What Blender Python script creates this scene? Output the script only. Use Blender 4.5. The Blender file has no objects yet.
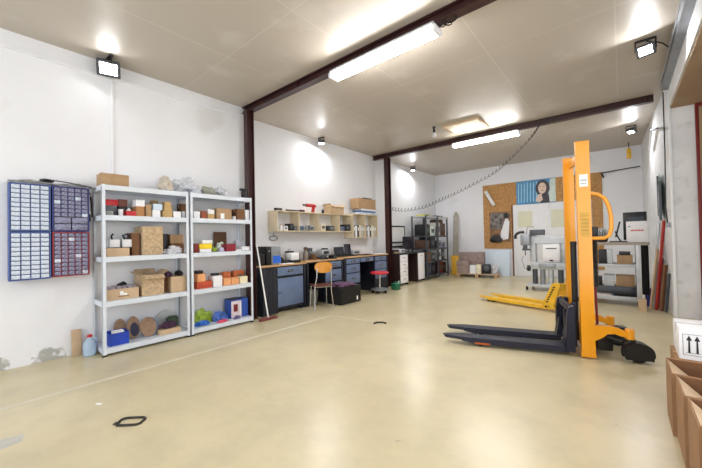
import bpy, bmesh, math, random
from mathutils import Vector, Matrix, noise
random.seed(7)
C = bpy.context.scene.collection
PI = math.pi
# ------------------------------------------------------------------ camera
F_PX, YAW, PITCH, ROLL, CAM_H = 324.70, math.radians(39.887), math.radians(0.891), math.radians(1.2), 1.3
Fv = Vector((-math.sin(YAW)*math.cos(PITCH), math.cos(YAW)*math.cos(PITCH), math.sin(PITCH)))
Rv = Vector((math.cos(YAW), math.sin(YAW), 0))
Uv = Rv.cross(Fv)
R2 = Rv*math.cos(ROLL) - Uv*math.sin(ROLL)
U2 = Rv*math.sin(ROLL) + Uv*math.cos(ROLL)
cam_data = bpy.data.cameras.new('camera')
cam_data.sensor_width = 36; cam_data.lens = F_PX/702*36; cam_data.clip_start = 0.05; cam_data.clip_end = 100
cam = bpy.data.objects.new('camera', cam_data); C.objects.link(cam)
M = Matrix((R2, U2, -Fv)).transposed().to_4x4(); M.translation = Vector((0, 0, CAM_H))
cam.matrix_world = M
bpy.context.scene.camera = cam
def at(u, v, x=None, y=None, z=None):
    """surveyed point: where the sight line (u, v) of the photograph meets a wall, shelf or floor plane of the room"""
    d = Fv + R2*((u-351)/F_PX) - U2*((v-234)/F_PX); o = Vector((0, 0, CAM_H))
    if x is not None: t = (x-o.x)/d.x
    elif y is not None: t = (y-o.y)/d.y
    else: t = (z-o.z)/d.z
    return o + d*t
# ------------------------------------------------------------------ world, light, exposure
sc = bpy.context.scene
vs = sc.view_settings
vs.view_transform = 'Standard'; vs.look = 'None'; vs.gamma = 1; vs.use_curve_mapping = False
vs.exposure = 0.38
w = bpy.data.worlds.new('world'); sc.world = w; w.use_nodes = True
w.node_tree.nodes['Background'].inputs[0].default_value = (0.85, 0.92, 1.0, 1)
w.node_tree.nodes['Background'].inputs[1].default_value = 0.6
def area(name, loc, target, sx, sy, power, col=(1, 1, 1)):
    l = bpy.data.lights.new(name, 'AREA'); l.shape = 'RECTANGLE'; l.size = sx; l.size_y = sy; l.energy = power; l.color = col
    o = bpy.data.objects.new(name, l); C.objects.link(o); o.location = loc
    o.rotation_euler = (Vector(target)-Vector(loc)).to_track_quat('-Z', 'Y').to_euler()
    return o
area('front_fill_lamp', (-2.2, -3.3, 1.9), (-2.6, 6, 1.2), 4.2, 2.9, 110, (0.93, 0.97, 1.0))  # added area lamp in the unseen front opening, lights the room from behind the camera
area('side_fill_lamp', (1.55, 2.6, 1.7), (-4.5, 3.4, 1.3), 5.5, 2.6, 95, (0.95, 0.98, 1.0))  # fill lamp added out of view to brighten shelf fronts and left wall
TUBE_E, FLOOD_E = 56, 14
CEIL = 3.62; XL = -5.01; XF = -5.36; YB = 11.42
# ------------------------------------------------------------------ materials
MATS = {}
def mat(name, col, rough=0.5, metal=0.0, var=0.06, scale=8, bump=0.0, emit=0, alpha=1, trans=0, coat=0, bscale=None):
    if name in MATS: return MATS[name]
    m = bpy.data.materials.new(name); m.use_nodes = True; nt = m.node_tree; b = nt.nodes['Principled BSDF']
    b.inputs['Roughness'].default_value = rough; b.inputs['Metallic'].default_value = metal
    c = [((x/255)/12.92 if x/255 <= .04045 else ((x/255+.055)/1.055)**2.4) for x in col]
    tc = nt.nodes.new('ShaderNodeTexCoord'); n = nt.nodes.new('ShaderNodeTexNoise'); n.inputs['Scale'].default_value = scale; n.inputs['Detail'].default_value = 3
    nt.links.new(tc.outputs['Object'], n.inputs['Vector'])
    r = nt.nodes.new('ShaderNodeValToRGB'); r.color_ramp.elements[0].position = .3; r.color_ramp.elements[1].position = .7
    r.color_ramp.elements[0].color = [x*(1-var*2) for x in c]+[1]; r.color_ramp.elements[1].color = [min(1, x*(1+var)) for x in c]+[1]
    nt.links.new(n.outputs['Fac'], r.inputs['Fac']); nt.links.new(r.outputs['Color'], b.inputs['Base Color'])
    if bump:
        bp = nt.nodes.new('ShaderNodeBump'); bp.inputs['Strength'].default_value = bump; bp.inputs['Distance'].default_value = .01
        n2 = nt.nodes.new('ShaderNodeTexNoise'); n2.inputs['Scale'].default_value = bscale or scale*3; n2.inputs['Detail'].default_value = 4
        nt.links.new(tc.outputs['Object'], n2.inputs['Vector']); nt.links.new(n2.outputs['Fac'], bp.inputs['Height']); nt.links.new(bp.outputs['Normal'], b.inputs['Normal'])
    if emit:
        b.inputs['Emission Color'].default_value = (1, .98, .95, 1); b.inputs['Emission Strength'].default_value = emit
    if alpha < 1: b.inputs['Alpha'].default_value = alpha
    if trans: b.inputs['Transmission Weight'].default_value = trans
    if coat: b.inputs['Coat Weight'].default_value = coat; b.inputs['Coat Roughness'].default_value = .12
    MATS[name] = m; return m
def plaster():
    m = mat('white_plaster', (232, 233, 238), .85, var=.02, scale=1.2, bump=.25, bscale=25); nt = m.node_tree; b = nt.nodes['Principled BSDF']
    src = b.inputs['Base Color'].links[0].from_socket
    g = nt.nodes.new('ShaderNodeNewGeometry'); s = nt.nodes.new('ShaderNodeSeparateXYZ'); nt.links.new(g.outputs['Position'], s.inputs[0])
    n = nt.nodes.new('ShaderNodeTexNoise'); n.inputs['Scale'].default_value = 3.5; n.inputs['Detail'].default_value = 7; n.inputs['Roughness'].default_value = .65
    nt.links.new(g.outputs['Position'], n.inputs['Vector'])
    mr = nt.nodes.new('ShaderNodeMapRange'); mr.inputs['From Min'].default_value = .0; mr.inputs['From Max'].default_value = .45; mr.inputs['To Min'].default_value = .14; mr.inputs['To Max'].default_value = -.12
    nt.links.new(s.outputs['Z'], mr.inputs['Value'])
    ym = nt.nodes.new('ShaderNodeMapRange'); ym.inputs['From Min'].default_value = .9; ym.inputs['From Max'].default_value = 1.6; ym.inputs['To Min'].default_value = 0; ym.inputs['To Max'].default_value = -.3
    nt.links.new(s.outputs['Y'], ym.inputs['Value']); ya = nt.nodes.new('ShaderNodeMath'); ya.operation = 'ADD'; nt.links.new(mr.outputs['Result'], ya.inputs[0]); nt.links.new(ym.outputs['Result'], ya.inputs[1])
    a = nt.nodes.new('ShaderNodeMath'); a.operation = 'ADD'; nt.links.new(n.outputs['Fac'], a.inputs[0]); nt.links.new(ya.outputs[0], a.inputs[1])
    r = nt.nodes.new('ShaderNodeValToRGB'); r.color_ramp.elements[0].position = .6; r.color_ramp.elements[1].position = .66
    nt.links.new(a.outputs[0], r.inputs['Fac'])
    mx = nt.nodes.new('ShaderNodeMixRGB'); mx.inputs[2].default_value = (.42, .42, .40, 1); nt.links.new(r.outputs['Color'], mx.inputs[0]); nt.links.new(src, mx.inputs[1])
    # faint repair patches higher on the wall
    n3 = nt.nodes.new('ShaderNodeTexNoise'); n3.inputs['Scale'].default_value = 1.1; n3.inputs['Detail'].default_value = 8; nt.links.new(g.outputs['Position'], n3.inputs['Vector'])
    r3 = nt.nodes.new('ShaderNodeValToRGB'); r3.color_ramp.elements[0].position = .62; r3.color_ramp.elements[1].position = .72; r3.color_ramp.elements[1].color = (.5, .5, .5, 1)
    nt.links.new(n3.outputs['Fac'], r3.inputs['Fac'])
    mx3 = nt.nodes.new('ShaderNodeMixRGB'); mx3.inputs[2].default_value = (.62, .61, .58, 1); nt.links.new(r3.outputs['Color'], mx3.inputs[0]); nt.links.new(mx.outputs[0], mx3.inputs[1])
    nt.links.new(mx3.outputs[0], b.inputs['Base Color']); return m
def worn():
    m = mat('worn_grey_plaster', (226, 227, 230), .85, var=.05, scale=2.5, bump=.3, bscale=18); nt = m.node_tree; b = nt.nodes['Principled BSDF']
    src = b.inputs['Base Color'].links[0].from_socket; g = nt.nodes.new('ShaderNodeNewGeometry')
    n = nt.nodes.new('ShaderNodeTexNoise'); n.inputs['Scale'].default_value = 7; n.inputs['Detail'].default_value = 9; nt.links.new(g.outputs['Position'], n.inputs['Vector'])
    r = nt.nodes.new('ShaderNodeValToRGB'); r.color_ramp.elements[0].position = .56; r.color_ramp.elements[1].position = .75; r.color_ramp.elements[1].color = (.45, .45, .45, 1); nt.links.new(n.outputs['Fac'], r.inputs['Fac'])
    mx = nt.nodes.new('ShaderNodeMixRGB'); mx.inputs[2].default_value = (.42, .41, .38, 1); nt.links.new(r.outputs['Color'], mx.inputs[0]); nt.links.new(src, mx.inputs[1]); nt.links.new(mx.outputs[0], b.inputs['Base Color']); return m
def floor_mat():
    m = bpy.data.materials.new('cream_epoxy_floor'); m.use_nodes = True; nt = m.node_tree; b = nt.nodes['Principled BSDF']
    g = nt.nodes.new('ShaderNodeNewGeometry')
    def nz(sc_, det, ro=.5):
        n = nt.nodes.new('ShaderNodeTexNoise'); n.inputs['Scale'].default_value = sc_; n.inputs['Detail'].default_value = det; n.inputs['Roughness'].default_value = ro
        nt.links.new(g.outputs['Position'], n.inputs['Vector']); return n
    def ramp(n, p0, p1, c0, c1):
        r = nt.nodes.new('ShaderNodeValToRGB'); r.color_ramp.elements[0].position = p0; r.color_ramp.elements[1].position = p1
        r.color_ramp.elements[0].color = c0; r.color_ramp.elements[1].color = c1; nt.links.new(n.outputs['Fac'], r.inputs['Fac']); return r
    r = ramp(nz(.7, 3, .5), .2, .8, (.54, .46, .285, 1), (.68, .60, .405, 1))
    r2 = ramp(nz(2.2, 9, .68), .44, .74, (0, 0, 0, 1), (.34, .34, .34, 1))
    mx = nt.nodes.new('ShaderNodeMixRGB'); mx.inputs[2].default_value = (.30, .27, .19, 1); nt.links.new(r2.outputs['Color'], mx.inputs[0]); nt.links.new(r.outputs['Color'], mx.inputs[1])
    r3 = ramp(nz(11, 4, .55), .715, .75, (0, 0, 0, 1), (.5, .5, .5, 1))
    mx2 = nt.nodes.new('ShaderNodeMixRGB'); mx2.inputs[2].default_value = (.2, .18, .13, 1); nt.links.new(r3.outputs['Color'], mx2.inputs[0]); nt.links.new(mx.outputs[0], mx2.inputs[1])
    nt.links.new(mx2.outputs[0], b.inputs['Base Color'])
    b.inputs['Roughness'].default_value = .29
    bp = nt.nodes.new('ShaderNodeBump'); bp.inputs['Strength'].default_value = .10; bp.inputs['Distance'].default_value = .02
    nt.links.new(nz(3, 2).outputs['Fac'], bp.inputs['Height']); nt.links.new(bp.outputs['Normal'], b.inputs['Normal'])
    return m
def ceiling_mat():
    m = bpy.data.materials.new('cream_ceiling_boards'); m.use_nodes = True; nt = m.node_tree; b = nt.nodes['Principled BSDF']
    b.inputs['Roughness'].default_value = .42
    g = nt.nodes.new('ShaderNodeNewGeometry')
    br = nt.nodes.new('ShaderNodeTexBrick'); br.offset = 0; br.inputs['Scale'].default_value = 1; br.inputs['Brick Width'].default_value = 1.25; br.inputs['Row Height'].default_value = 2.14
    br.inputs['Mortar Size'].default_value = .012; br.inputs['Mortar Smooth'].default_value = 1
    nt.links.new(g.outputs['Position'], br.inputs['Vector'])
    br.inputs['Color1'].default_value = (.50, .45, .39, 1); br.inputs['Color2'].default_value = (.485, .435, .375, 1); br.inputs['Mortar'].default_value = (.58, .53, .47, 1)
    n = nt.nodes.new('ShaderNodeTexNoise'); n.inputs['Scale'].default_value = 1.6; n.inputs['Detail'].default_value = 6; nt.links.new(g.outputs['Position'], n.inputs['Vector'])
    r = nt.nodes.new('ShaderNodeValToRGB'); r.color_ramp.elements[0].position = .58; r.color_ramp.elements[1].position = .70; r.color_ramp.elements[1].color = (.5, .5, .5, 1)
    nt.links.new(n.outputs['Fac'], r.inputs['Fac'])
    mx = nt.nodes.new('ShaderNodeMixRGB'); mx.inputs[2].default_value = (.62, .58, .52, 1); nt.links.new(r.outputs['Color'], mx.inputs[0]); nt.links.new(br.outputs['Color'], mx.inputs[1])
    nt.links.new(mx.outputs[0], b.inputs['Base Color'])
    return m
def holes_mat():
    """galvanised angle steel with a row of dark punched holes"""
    m = mat('punched_shelf_steel', (218, 225, 236), .4, 0, var=.03); nt = m.node_tree; b = nt.nodes['Principled BSDF']
    src = b.inputs['Base Color'].links[0].from_socket
    tc = nt.nodes.new('ShaderNodeTexCoord'); s = nt.nodes.new('ShaderNodeSeparateXYZ'); nt.links.new(tc.outputs['Object'], s.inputs[0])
    w_ = nt.nodes.new('ShaderNodeMath'); w_.operation = 'PINGPONG'; w_.inputs[1].default_value = .0125; nt.links.new(s.outputs['Z'], w_.inputs[0])
    l = nt.nodes.new('ShaderNodeMath'); l.operation = 'GREATER_THAN'; l.inputs[1].default_value = .0085; nt.links.new(w_.outputs[0], l.inputs[0])
    # only the flange that faces along the shelf run carries the visible holes
    gm = nt.nodes.new('ShaderNodeSeparateXYZ'); nt.links.new(tc.outputs['Normal'], gm.inputs[0])
    ab = nt.nodes.new('ShaderNodeMath'); ab.operation = 'ABSOLUTE'; nt.links.new(gm.outputs['X'], ab.inputs[0])
    yb = nt.nodes.new('ShaderNodeMath'); yb.operation = 'PINGPONG'; yb.inputs[1].default_value = .0185; nt.links.new(s.outputs['Y'], yb.inputs[0])
    l2 = nt.nodes.new('ShaderNodeMath'); l2.operation = 'GREATER_THAN'; l2.inputs[1].default_value = .008; nt.links.new(yb.outputs[0], l2.inputs[0])
    m1 = nt.nodes.new('ShaderNodeMath'); m1.operation = 'MULTIPLY'; nt.links.new(l.outputs[0], m1.inputs[0]); nt.links.new(ab.outputs[0], m1.inputs[1])
    m2 = nt.nodes.new('ShaderNodeMath'); m2.operation = 'MULTIPLY'; nt.links.new(m1.outputs[0], m2.inputs[0]); nt.links.new(l2.outputs[0], m2.inputs[1])
    mx = nt.nodes.new('ShaderNodeMixRGB'); mx.inputs[2].default_value = (.08, .08, .09, 1); nt.links.new(m2.outputs[0], mx.inputs[0]); nt.links.new(src, mx.inputs[1])
    nt.links.new(mx.outputs[0], b.inputs['Base Color']); return m
PL = plaster(); WO = worn(); FL = floor_mat(); CE = ceiling_mat(); HM = holes_mat()
steel = mat('shelf_steel', (214, 221, 232), .4, 0, var=.03)
redbrown = mat('red_brown_steel', (60, 31, 30), .4, .1, var=.1, scale=5)
card = mat('cardboard', (176, 144, 110), .85, var=.07, scale=10)
card_d = mat('dark_cardboard', (122, 84, 56), .85, var=.1)
card_l = mat('pale_cardboard', (200, 172, 140), .85, var=.06)
card_y = mat('yellow_cardboard', (192, 160, 108), .8, var=.08)
tape = mat('parcel_tape', (176, 132, 84), .3)
white = mat('white_card', (236, 236, 240), .5, var=.02)
paper = mat('white_paper', (240, 240, 238), .7, var=.02)
black = mat('black_plastic', (24, 24, 27), .42, var=.2)
rubber = mat('black_rubber', (20, 20, 22), .75, var=.1)
navy = mat('navy_paint', (19, 23, 46), .45, .0, var=.15, scale=14)
grey = mat('grey_metal', (150, 154, 160), .38, .5)
lgrey = mat('light_grey_metal', (196, 200, 204), .4, .3)
dgrey = mat('dark_grey_metal', (84, 88, 94), .45, .4)
chrome = mat('chrome', (205, 208, 212), .18, .9, var=.02)
yellow = mat('stacker_yellow_paint', (240, 160, 24), .34, var=.03, scale=3, coat=.3)
jackyel = mat('pallet_jack_yellow_paint', (236, 184, 44), .4, var=.08, scale=9)
blue = mat('blue_plastic', (24, 64, 178), .4)
red = mat('red_plastic', (190, 26, 34), .4)
dred = mat('dark_red_paint', (120, 30, 30), .5)
orange = mat('orange_card', (214, 112, 62), .6)
oredc = mat('orange_red_card', (190, 76, 46), .6)
cabblue = mat('blue_grey_cabinet', (104, 122, 156), .42, .1, var=.05)
cabdark = mat('black_cabinet_frame', (26, 30, 42), .45, var=.1)
wood = mat('bench_wood', (196, 156, 112), .5, var=.1, scale=6)
woodl = mat('pale_board', (222, 206, 176), .55, var=.05, scale=5)
woodo = mat('orange_plywood', (214, 146, 58), .4, var=.08)
seatbr = mat('brown_plywood', (110, 62, 48), .4, var=.1)
cork = mat('cork_board', (190, 144, 92), .9, var=.14, scale=14, bump=.2)
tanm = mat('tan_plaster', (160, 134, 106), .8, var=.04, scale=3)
glowm = mat('led_diffuser', (255, 255, 255), .4, emit=TUBE_E)
floodm = mat('floodlight_lens', (255, 255, 255), .4, emit=FLOOD_E)
plasticclear = mat('clear_plastic_bag', (226, 230, 238), .18, alpha=.55, var=.05)
green = mat('green_plastic', (24, 104, 70), .38)
lime = mat('lime_plastic', (150, 176, 60), .4, var=.15, scale=20)
skyb = mat('sky_blue_plastic', (48, 112, 200), .35, var=.12, scale=18)
pale = mat('pale_blue_panel', (214, 228, 242), .5, var=.02)
purple = mat('dark_purple_cloth', (74, 44, 72), .85, var=.2, scale=14)
cream = mat('cream_paint', (232, 222, 196), .5)
greenglass = mat('green_glass', (112, 148, 134), .15, var=.08)
discm = mat('brown_abrasive', (150, 122, 100), .85, var=.12, scale=20)
pink = mat('pink_plastic', (222, 72, 104), .4)
# ------------------------------------------------------------------ mesh builder
class MB:
    def __init__(s): s.bm = bmesh.new(); s.m = 0
    def _new(s, verts, faces):
        vs_ = [s.bm.verts.new(v) for v in verts]; out = []
        for f in faces:
            try:
                fc = s.bm.faces.new([vs_[i] for i in f]); fc.material_index = s.m; out.append(fc)
            except ValueError: pass
        return vs_, out
    def box(s, x0, x1, y0, y1, z0, z1, bev=0, m=None, rot=None):
        if m is not None: s.m = m
        P = [(x0,y0,z0),(x1,y0,z0),(x1,y1,z0),(x0,y1,z0),(x0,y0,z1),(x1,y0,z1),(x1,y1,z1),(x0,y1,z1)]
        if rot is not None: P = [rot @ Vector(p) for p in P]
        v, f = s._new(P, [(0,3,2,1),(4,5,6,7),(0,1,5,4),(1,2,6,5),(2,3,7,6),(3,0,4,7)])
        if bev:
            e = list({e for x in f for e in x.edges})
            r = bmesh.ops.bevel(s.bm, geom=e, offset=bev, segments=2, profile=.5, affect='EDGES')
            for x in r['faces']: x.material_index = s.m
        return s
    def tube(s, pts, r, seg=8, m=None, closed=False, caps=True):
        if m is not None: s.m = m
        pts = [Vector(p) for p in pts]; n = len(pts); rings = []
        prev = None
        for i, p in enumerate(pts):
            if closed: t = pts[(i+1) % n]-pts[i-1]
            else: t = pts[min(i+1, n-1)]-pts[max(i-1, 0)]
            t.normalize()
            if prev is None: a = t.orthogonal().normalized()
            else:
                a = prev - t*prev.dot(t)
                a = a.normalized() if a.length > 1e-6 else t.orthogonal().normalized()
            prev = a; b = t.cross(a); rr = r[i] if isinstance(r, (list, tuple)) else r
            rings.append([s.bm.verts.new(p+(a*math.cos(2*PI*k/seg)+b*math.sin(2*PI*k/seg))*rr) for k in range(seg)])
        for i in range(n if closed else n-1):
            A, B = rings[i], rings[(i+1) % n]
            for k in range(seg):
                f = s.bm.faces.new((A[k], A[(k+1) % seg], B[(k+1) % seg], B[k])); f.material_index = s.m
        if caps and not closed:
            for q in (rings[0][::-1], rings[-1]):
                f = s.bm.faces.new(q); f.material_index = s.m
        return s
    def cyl(s, p0, p1, r, seg=16, m=None, r1=None): return s.tube([p0, p1], [r, r if r1 is None else r1], seg, m)
    def lathe(s, prof, c=(0,0,0), axis='z', seg=20, m=None):
        if m is not None: s.m = m
        rings = []
        for r, h in prof:
            ring = []
            for k in range(seg):
                a = 2*PI*k/seg; x, y = max(r, 1e-4)*math.cos(a), max(r, 1e-4)*math.sin(a)
                p = (x, y, h) if axis == 'z' else ((h, x, y) if axis == 'x' else (y, h, x))
                ring.append(s.bm.verts.new(Vector(p)+Vector(c)))
            rings.append(ring)
        for A, B in zip(rings, rings[1:]):
            for k in range(seg):
                f = s.bm.faces.new((A[k], A[(k+1) % seg], B[(k+1) % seg], B[k])); f.material_index = s.m
        for q in (rings[0][::-1], rings[-1]):
            f = s.bm.faces.new(q); f.material_index = s.m
        return s
    def prism(s, poly, a, d, plane='xz', m=None):
        """polygon in a plane, extruded from a to d along the third axis"""
        if m is not None: s.m = m
        def P(p, t): return {'xz': (p[0], t, p[1]), 'xy': (p[0], p[1], t), 'yz': (t, p[0], p[1])}[plane]
        n = len(poly)
        s._new([P(p, a) for p in poly]+[P(p, d) for p in poly], [tuple(range(n))[::-1], tuple(range(n, 2*n))]+[(i, (i+1) % n, n+(i+1) % n, n+i) for i in range(n)])
        return s
    def blob(s, c, sx, sy, sz, amp=.25, freq=1.5, seed=0, m=None, sub=3, flat=True):
        if m is not None: s.m = m
        r = bmesh.ops.create_icosphere(s.bm, subdivisions=sub, radius=1)
        for v in r['verts']:
            d = v.co.normalized(); k = 1+amp*noise.noise(d*freq+Vector((seed*7.3, seed*3.1, seed)))*2+amp*.6*noise.noise(d*freq*3+Vector((seed, 0, 0)))
            p = d*k
            if flat: p.z = max(p.z, -.62)
            v.co = Vector((c[0]+p.x*sx, c[1]+p.y*sy, c[2]+(p.z+(.62 if flat else 0))*sz))
        for f in {f for v in r['verts'] for f in v.link_faces}: f.material_index = s.m
        return s
    def build(s, name, mats, parent=None, loc=None, rotz=0, smooth=True, angle=35):
        bmesh.ops.recalc_face_normals(s.bm, faces=s.bm.faces)
        me = bpy.data.meshes.new(name); s.bm.to_mesh(me); s.bm.free()
        if not isinstance(mats, (list, tuple)): mats = [mats]
        for m_ in mats: me.materials.append(m_)
        if smooth:
            for p in me.polygons: p.use_smooth = True
            me.set_sharp_from_angle(angle=math.radians(angle))
        o = bpy.data.objects.new(name, me); C.objects.link(o)
        if parent: o.parent = parent
        if loc is not None: o.location = loc
        if rotz: o.rotation_euler.z = rotz
        return o
def tag(o, label, cat, group=None, kind=None):
    o['label'] = label; o['category'] = cat
    if group: o['group'] = group
    if kind: o['kind'] = kind
    return o
def thing(name, label, cat, loc=(0,0,0), rotz=0, group=None):
    o = bpy.data.objects.new(name, None); o.empty_display_size = .1; C.objects.link(o); o.location = loc; o.rotation_euler.z = rotz
    return tag(o, label, cat, group)
def struct(o): o['kind'] = 'structure'; return o
H = PI/2
# ================================================================== the setting
b = MB(); b.box(-5.6, 1.7, -3.5, 11.6, -.1, 0); struct(b.build('floor', FL))
b = MB(); b.box(-5.6, 1.7, -3.5, 11.6, CEIL, CEIL+.1); struct(b.build('ceiling', CE))
b = MB(); b.prism([(XL, -3.5), (XL, 3.235), (XF, 3.235), (XF, 11.6), (-5.6, 11.6), (-5.6, -3.5)], 0, CEIL, 'xy'); struct(b.build('wall_left', PL))
b = MB(); b.box(-5.6, 1.7, YB, 11.6, 0, CEIL); struct(b.build('wall_back', PL))
b = MB(); b.prism([(.585, 7.0), (.87, 7.0), (.87, 11.6), (.44, YB)], 0, CEIL, 'xy'); b.box(1.6, 1.75, -3.5, 7.1, 0, CEIL); b.box(.87, 1.75, 7.0, 7.12, 3.2, CEIL)
struct(b.build('wall_right', WO))
b = MB(); b.box(-5.6, -4.35, -3.55, -3.4, 0, CEIL); b.box(-.1, 1.7, -3.55, -3.4, 0, CEIL); b.box(-4.35, -.1, -3.55, -3.4, 3.35, CEIL); struct(b.build('wall_front', PL))
# lintel over the side opening: white face, tan soffit
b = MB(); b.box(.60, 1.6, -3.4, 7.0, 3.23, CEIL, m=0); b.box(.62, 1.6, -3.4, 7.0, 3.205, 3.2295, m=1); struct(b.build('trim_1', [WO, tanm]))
b = MB(); b.box(.583, .615, 6.975, 6.999, 0, 3.62, bev=.004); struct(b.build('trim_2', mat('white_corner_bead', (240, 242, 246), .5, var=.01)))
# grey steel channel under the ceiling along the right side
b = MB(); b.box(.515, .53, -3.3, 6.97, 3.50, 3.62); b.box(.53, .60, -3.3, 6.97, 3.50, 3.512); b.box(.53, .6, -3.3, 6.97, 3.60, 3.618); struct(b.build('trim_3', [grey]))
# side door with its red steel frame at the end of the opening
t = MB(); t.box(.871, .905, 6.955, 6.998, 0, 3.2, bev=.004); t.box(1.55, 1.595, 6.955, 6.998, 0, 3.2, bev=.004); t.box(.905, 1.55, 6.955, 6.998, 3.15, 3.2)
fr = struct(t.build('door_1', [dred]))
t = MB(); t.box(.908, 1.547, 6.965, 6.99, .02, 3.148, m=0); t.box(1.0, 1.45, 6.955, 6.964, 1.3, 2.8, m=1); t.build('door_leaf', [tanm, dgrey], fr)
t = MB(); t.tube([(.96, 6.964, 1.05), (.96, 6.92, 1.05), (1.08, 6.92, 1.05)], .01); t.build('door_handle', chrome, fr)
# conduits on the left wall
b = MB(); b.box(XL, XL+.022, -3.3, 3.02, 3.42, 3.445); struct(b.build('trim_4', white))
p = at(112, 120, x=XL+.01)
b = MB(); b.box(XL, XL+.02, p.y-.012, p.y+.012, 2.06, 3.42); struct(b.build('trim_5', white))
b = MB(); b.tube([(XF+.012, 3.65, 1.58), (XF+.012, 7.4, 1.58)], .008); struct(b.build('trim_6', white))
# steel beams with columns
def ibeam(name, x0, x1, y, label):
    b = MB(); b.box(x0, x1, y-.055, y+.055, 3.507, 3.521); b.box(x0, x1, y-.055, y+.055, 3.606, CEIL-.001); b.box(x0, x1, y-.005, y+.005, 3.521, 3.606)
    for k in range(5):
        x = x0+.1+k*(x1-x0-.2)/4; b.box(x, x+.008, y-.05, y+.05, 3.521, 3.606)
    return tag(b.build(name, redbrown), label, 'steel beam')
ibeam('steel_beam', XL+.005, .51, 3.16, 'red-brown steel ceiling beam nearest the camera, carrying the longer-looking strip light')
ibeam('steel_beam', XF+.005, .46, 7.47, 'red-brown steel ceiling beam farther back, where the coiled cable hangs')
def column(x0, x1, y0, y1, label):
    t = thing('steel_column', label, 'column', ((x0+x1)/2, (y0+y1)/2, 0), 0)
    a, c = (x1-x0)/2, (y1-y0)/2
    b = MB(); b.box(-a, a, -c, -c+.01, .012, 3.506); b.box(-a, a, c-.01, c, .012, 3.506); b.box(-.005, .005, -c+.01, c-.01, .012, 3.506); b.build('shaft', redbrown, t)
    b = MB(); b.box(-a-.03, a+.03, -c-.02, c+.02, 0, .012)
    for sx in (-1, 1):
        b.cyl((sx*(a+.015), 0, .012), (sx*(a+.015), 0, .03), .01, 6)
    b.build('base_plate', redbrown, t)
column(-4.85, -4.745, 3.04, 3.17, 'dark red-brown steel column at the end of the grey shelving units')
column(-4.963, -4.835, 7.40, 7.54, 'dark red-brown steel column behind the far end of the workbenches')
# ceiling hatch
b = MB(); P = [(-2.84, 6.42), (-2.08, 6.42), (-2.08, 7.12), (-2.84, 7.12)]
t = thing('ceiling_hatch', 'square white access hatch in the ceiling before the far beam', 'hatch', (-2.46, 6.77, 3.6))
b.box(-.38, .38, -.35, -.31, -.012, .018, m=0); b.box(-.38, .38, .31, .35, -.012, .018); b.box(-.38, -.34, -.31, .31, -.012, .018); b.box(.34, .38, -.31, .31, -.012, .018); b.build('frame', card_l, t)
b = MB(); b.box(-.34, .34, -.31, .31, -.004, .018); b.build('panel', cream, t)
# strip lights
def strip(x0, x1, y, label):
    t = thing('strip_light', label, 'light', ((x0+x1)/2, y, 3.505)); L = (x1-x0)/2
    b = MB(); b.box(-L, L, -.092, .092, -.03, 0, bev=.006); b.build('housing', lgrey, t)
    b = MB(); b.prism([(-.08, -.031), (.08, -.031), (.083, -.05), (.06, -.09), (-.06, -.09), (-.083, -.05)], -L+.02, L-.02, 'yz'); b.build('diffuser', glowm, t)
    for s in (-1, 1):
        b = MB(); b.box(s*L-.02, s*L+.02, -.088, .088, -.093, -.0301, bev=.008); b.build('end_cap', white, t)
strip(-2.88, -1.42, 3.16, 'bright strip light under the nearer ceiling beam')
strip(-3.02, -1.60, 7.47, 'bright strip light under the farther ceiling beam')
b = MB(); pts = [(-1.4, 3.16, 3.47)]+[(-1.36+.03*math.sin(k*.9)+k*.008, 3.16+.03*math.cos(k*.9), 3.47+.02*math.sin(k*.5)) for k in range(18)]
tag(b.tube(pts, .006).build('cable', rubber), 'loop of dark cable at the right end of the nearer strip light', 'cable')
# floodlights
def flood(loc, aim, label, size=.2, e=0):
    t = thing('floodlight', label, 'light', loc)
    d = Vector(aim).normalized(); q = d.to_track_quat('Y', 'Z').to_matrix().to_4x4(); s = size/2
    T = Matrix.Translation(Vector((0, 0, -.13)))@q
    def tr(b): bmesh.ops.transform(b.bm, matrix=T, verts=b.bm.verts); return b
    b = MB(); b.box(-s, s, -.06, .0, -s*.78, s*.78, bev=.01)
    for k in range(7): b.box(-s*.8+k*s*.26, -s*.8+k*s*.26+.008, -.085, -.06, -s*.6, s*.6)
    tr(b).build('body', dgrey, t)
    b = MB(); b.box(-s, s, 0, .012, -s*.78, -s*.55); b.box(-s, s, 0, .012, s*.55, s*.78); b.box(-s, -s*.74, 0, .012, -s*.55, s*.55); b.box(s*.74, s, 0, .012, -s*.55, s*.55); tr(b).build('bezel', dgrey, t)
    b = MB(); b.box(-s*.74, s*.74, .0005, .006, -s*.55, s*.55); tr(b).build('lens', floodm, t)
    b = MB(); b.box(-s*1.1, s*1.1, -.02, .02, -.012, 0); b.tube([(-s*1.08, 0, 0), (-s*1.08, 0, -.13)], .008); b.tube([(s*1.08, 0, 0), (s*1.08, 0, -.13)], .008)
    b.build('bracket', black, t)
    l = bpy.data.lights.new('flood_beam', 'AREA'); l.shape = 'DISK'; l.size = size*.8; l.energy = e*.32; l.color = (.97, .98, 1)
    lo = bpy.data.objects.new('flood_beam', l); C.objects.link(lo); lo.parent = t; lo.location = Vector((0, 0, -.13))+d*.02; lo.rotation_euler = d.to_track_quat('-Z', 'Y').to_euler()
    return t
flood((-4.86, 1.17, 3.615), (1, -.3, -.75), 'square floodlight on the ceiling edge above the first shelving unit', .24, 8)
flood((-5.18, 5.22, 3.615), (.2, -.2, -1), 'small lit floodlight by the left wall above the workbenches', .15, 55)
flood((-5.15, 9.35, 3.615), (.2, -.2, -1), 'small lit floodlight over the far left corner', .15, 60)
flood((.27, 5.25, 3.615), (-.25, -.9, -.6), 'lit floodlight hung on a cable beside the right-hand steel channel', .17, 25)
flood((.2, 9.25, 3.615), (-.3, -.5, -.9), 'small lit floodlight near the back right corner', .15, 60)
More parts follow.
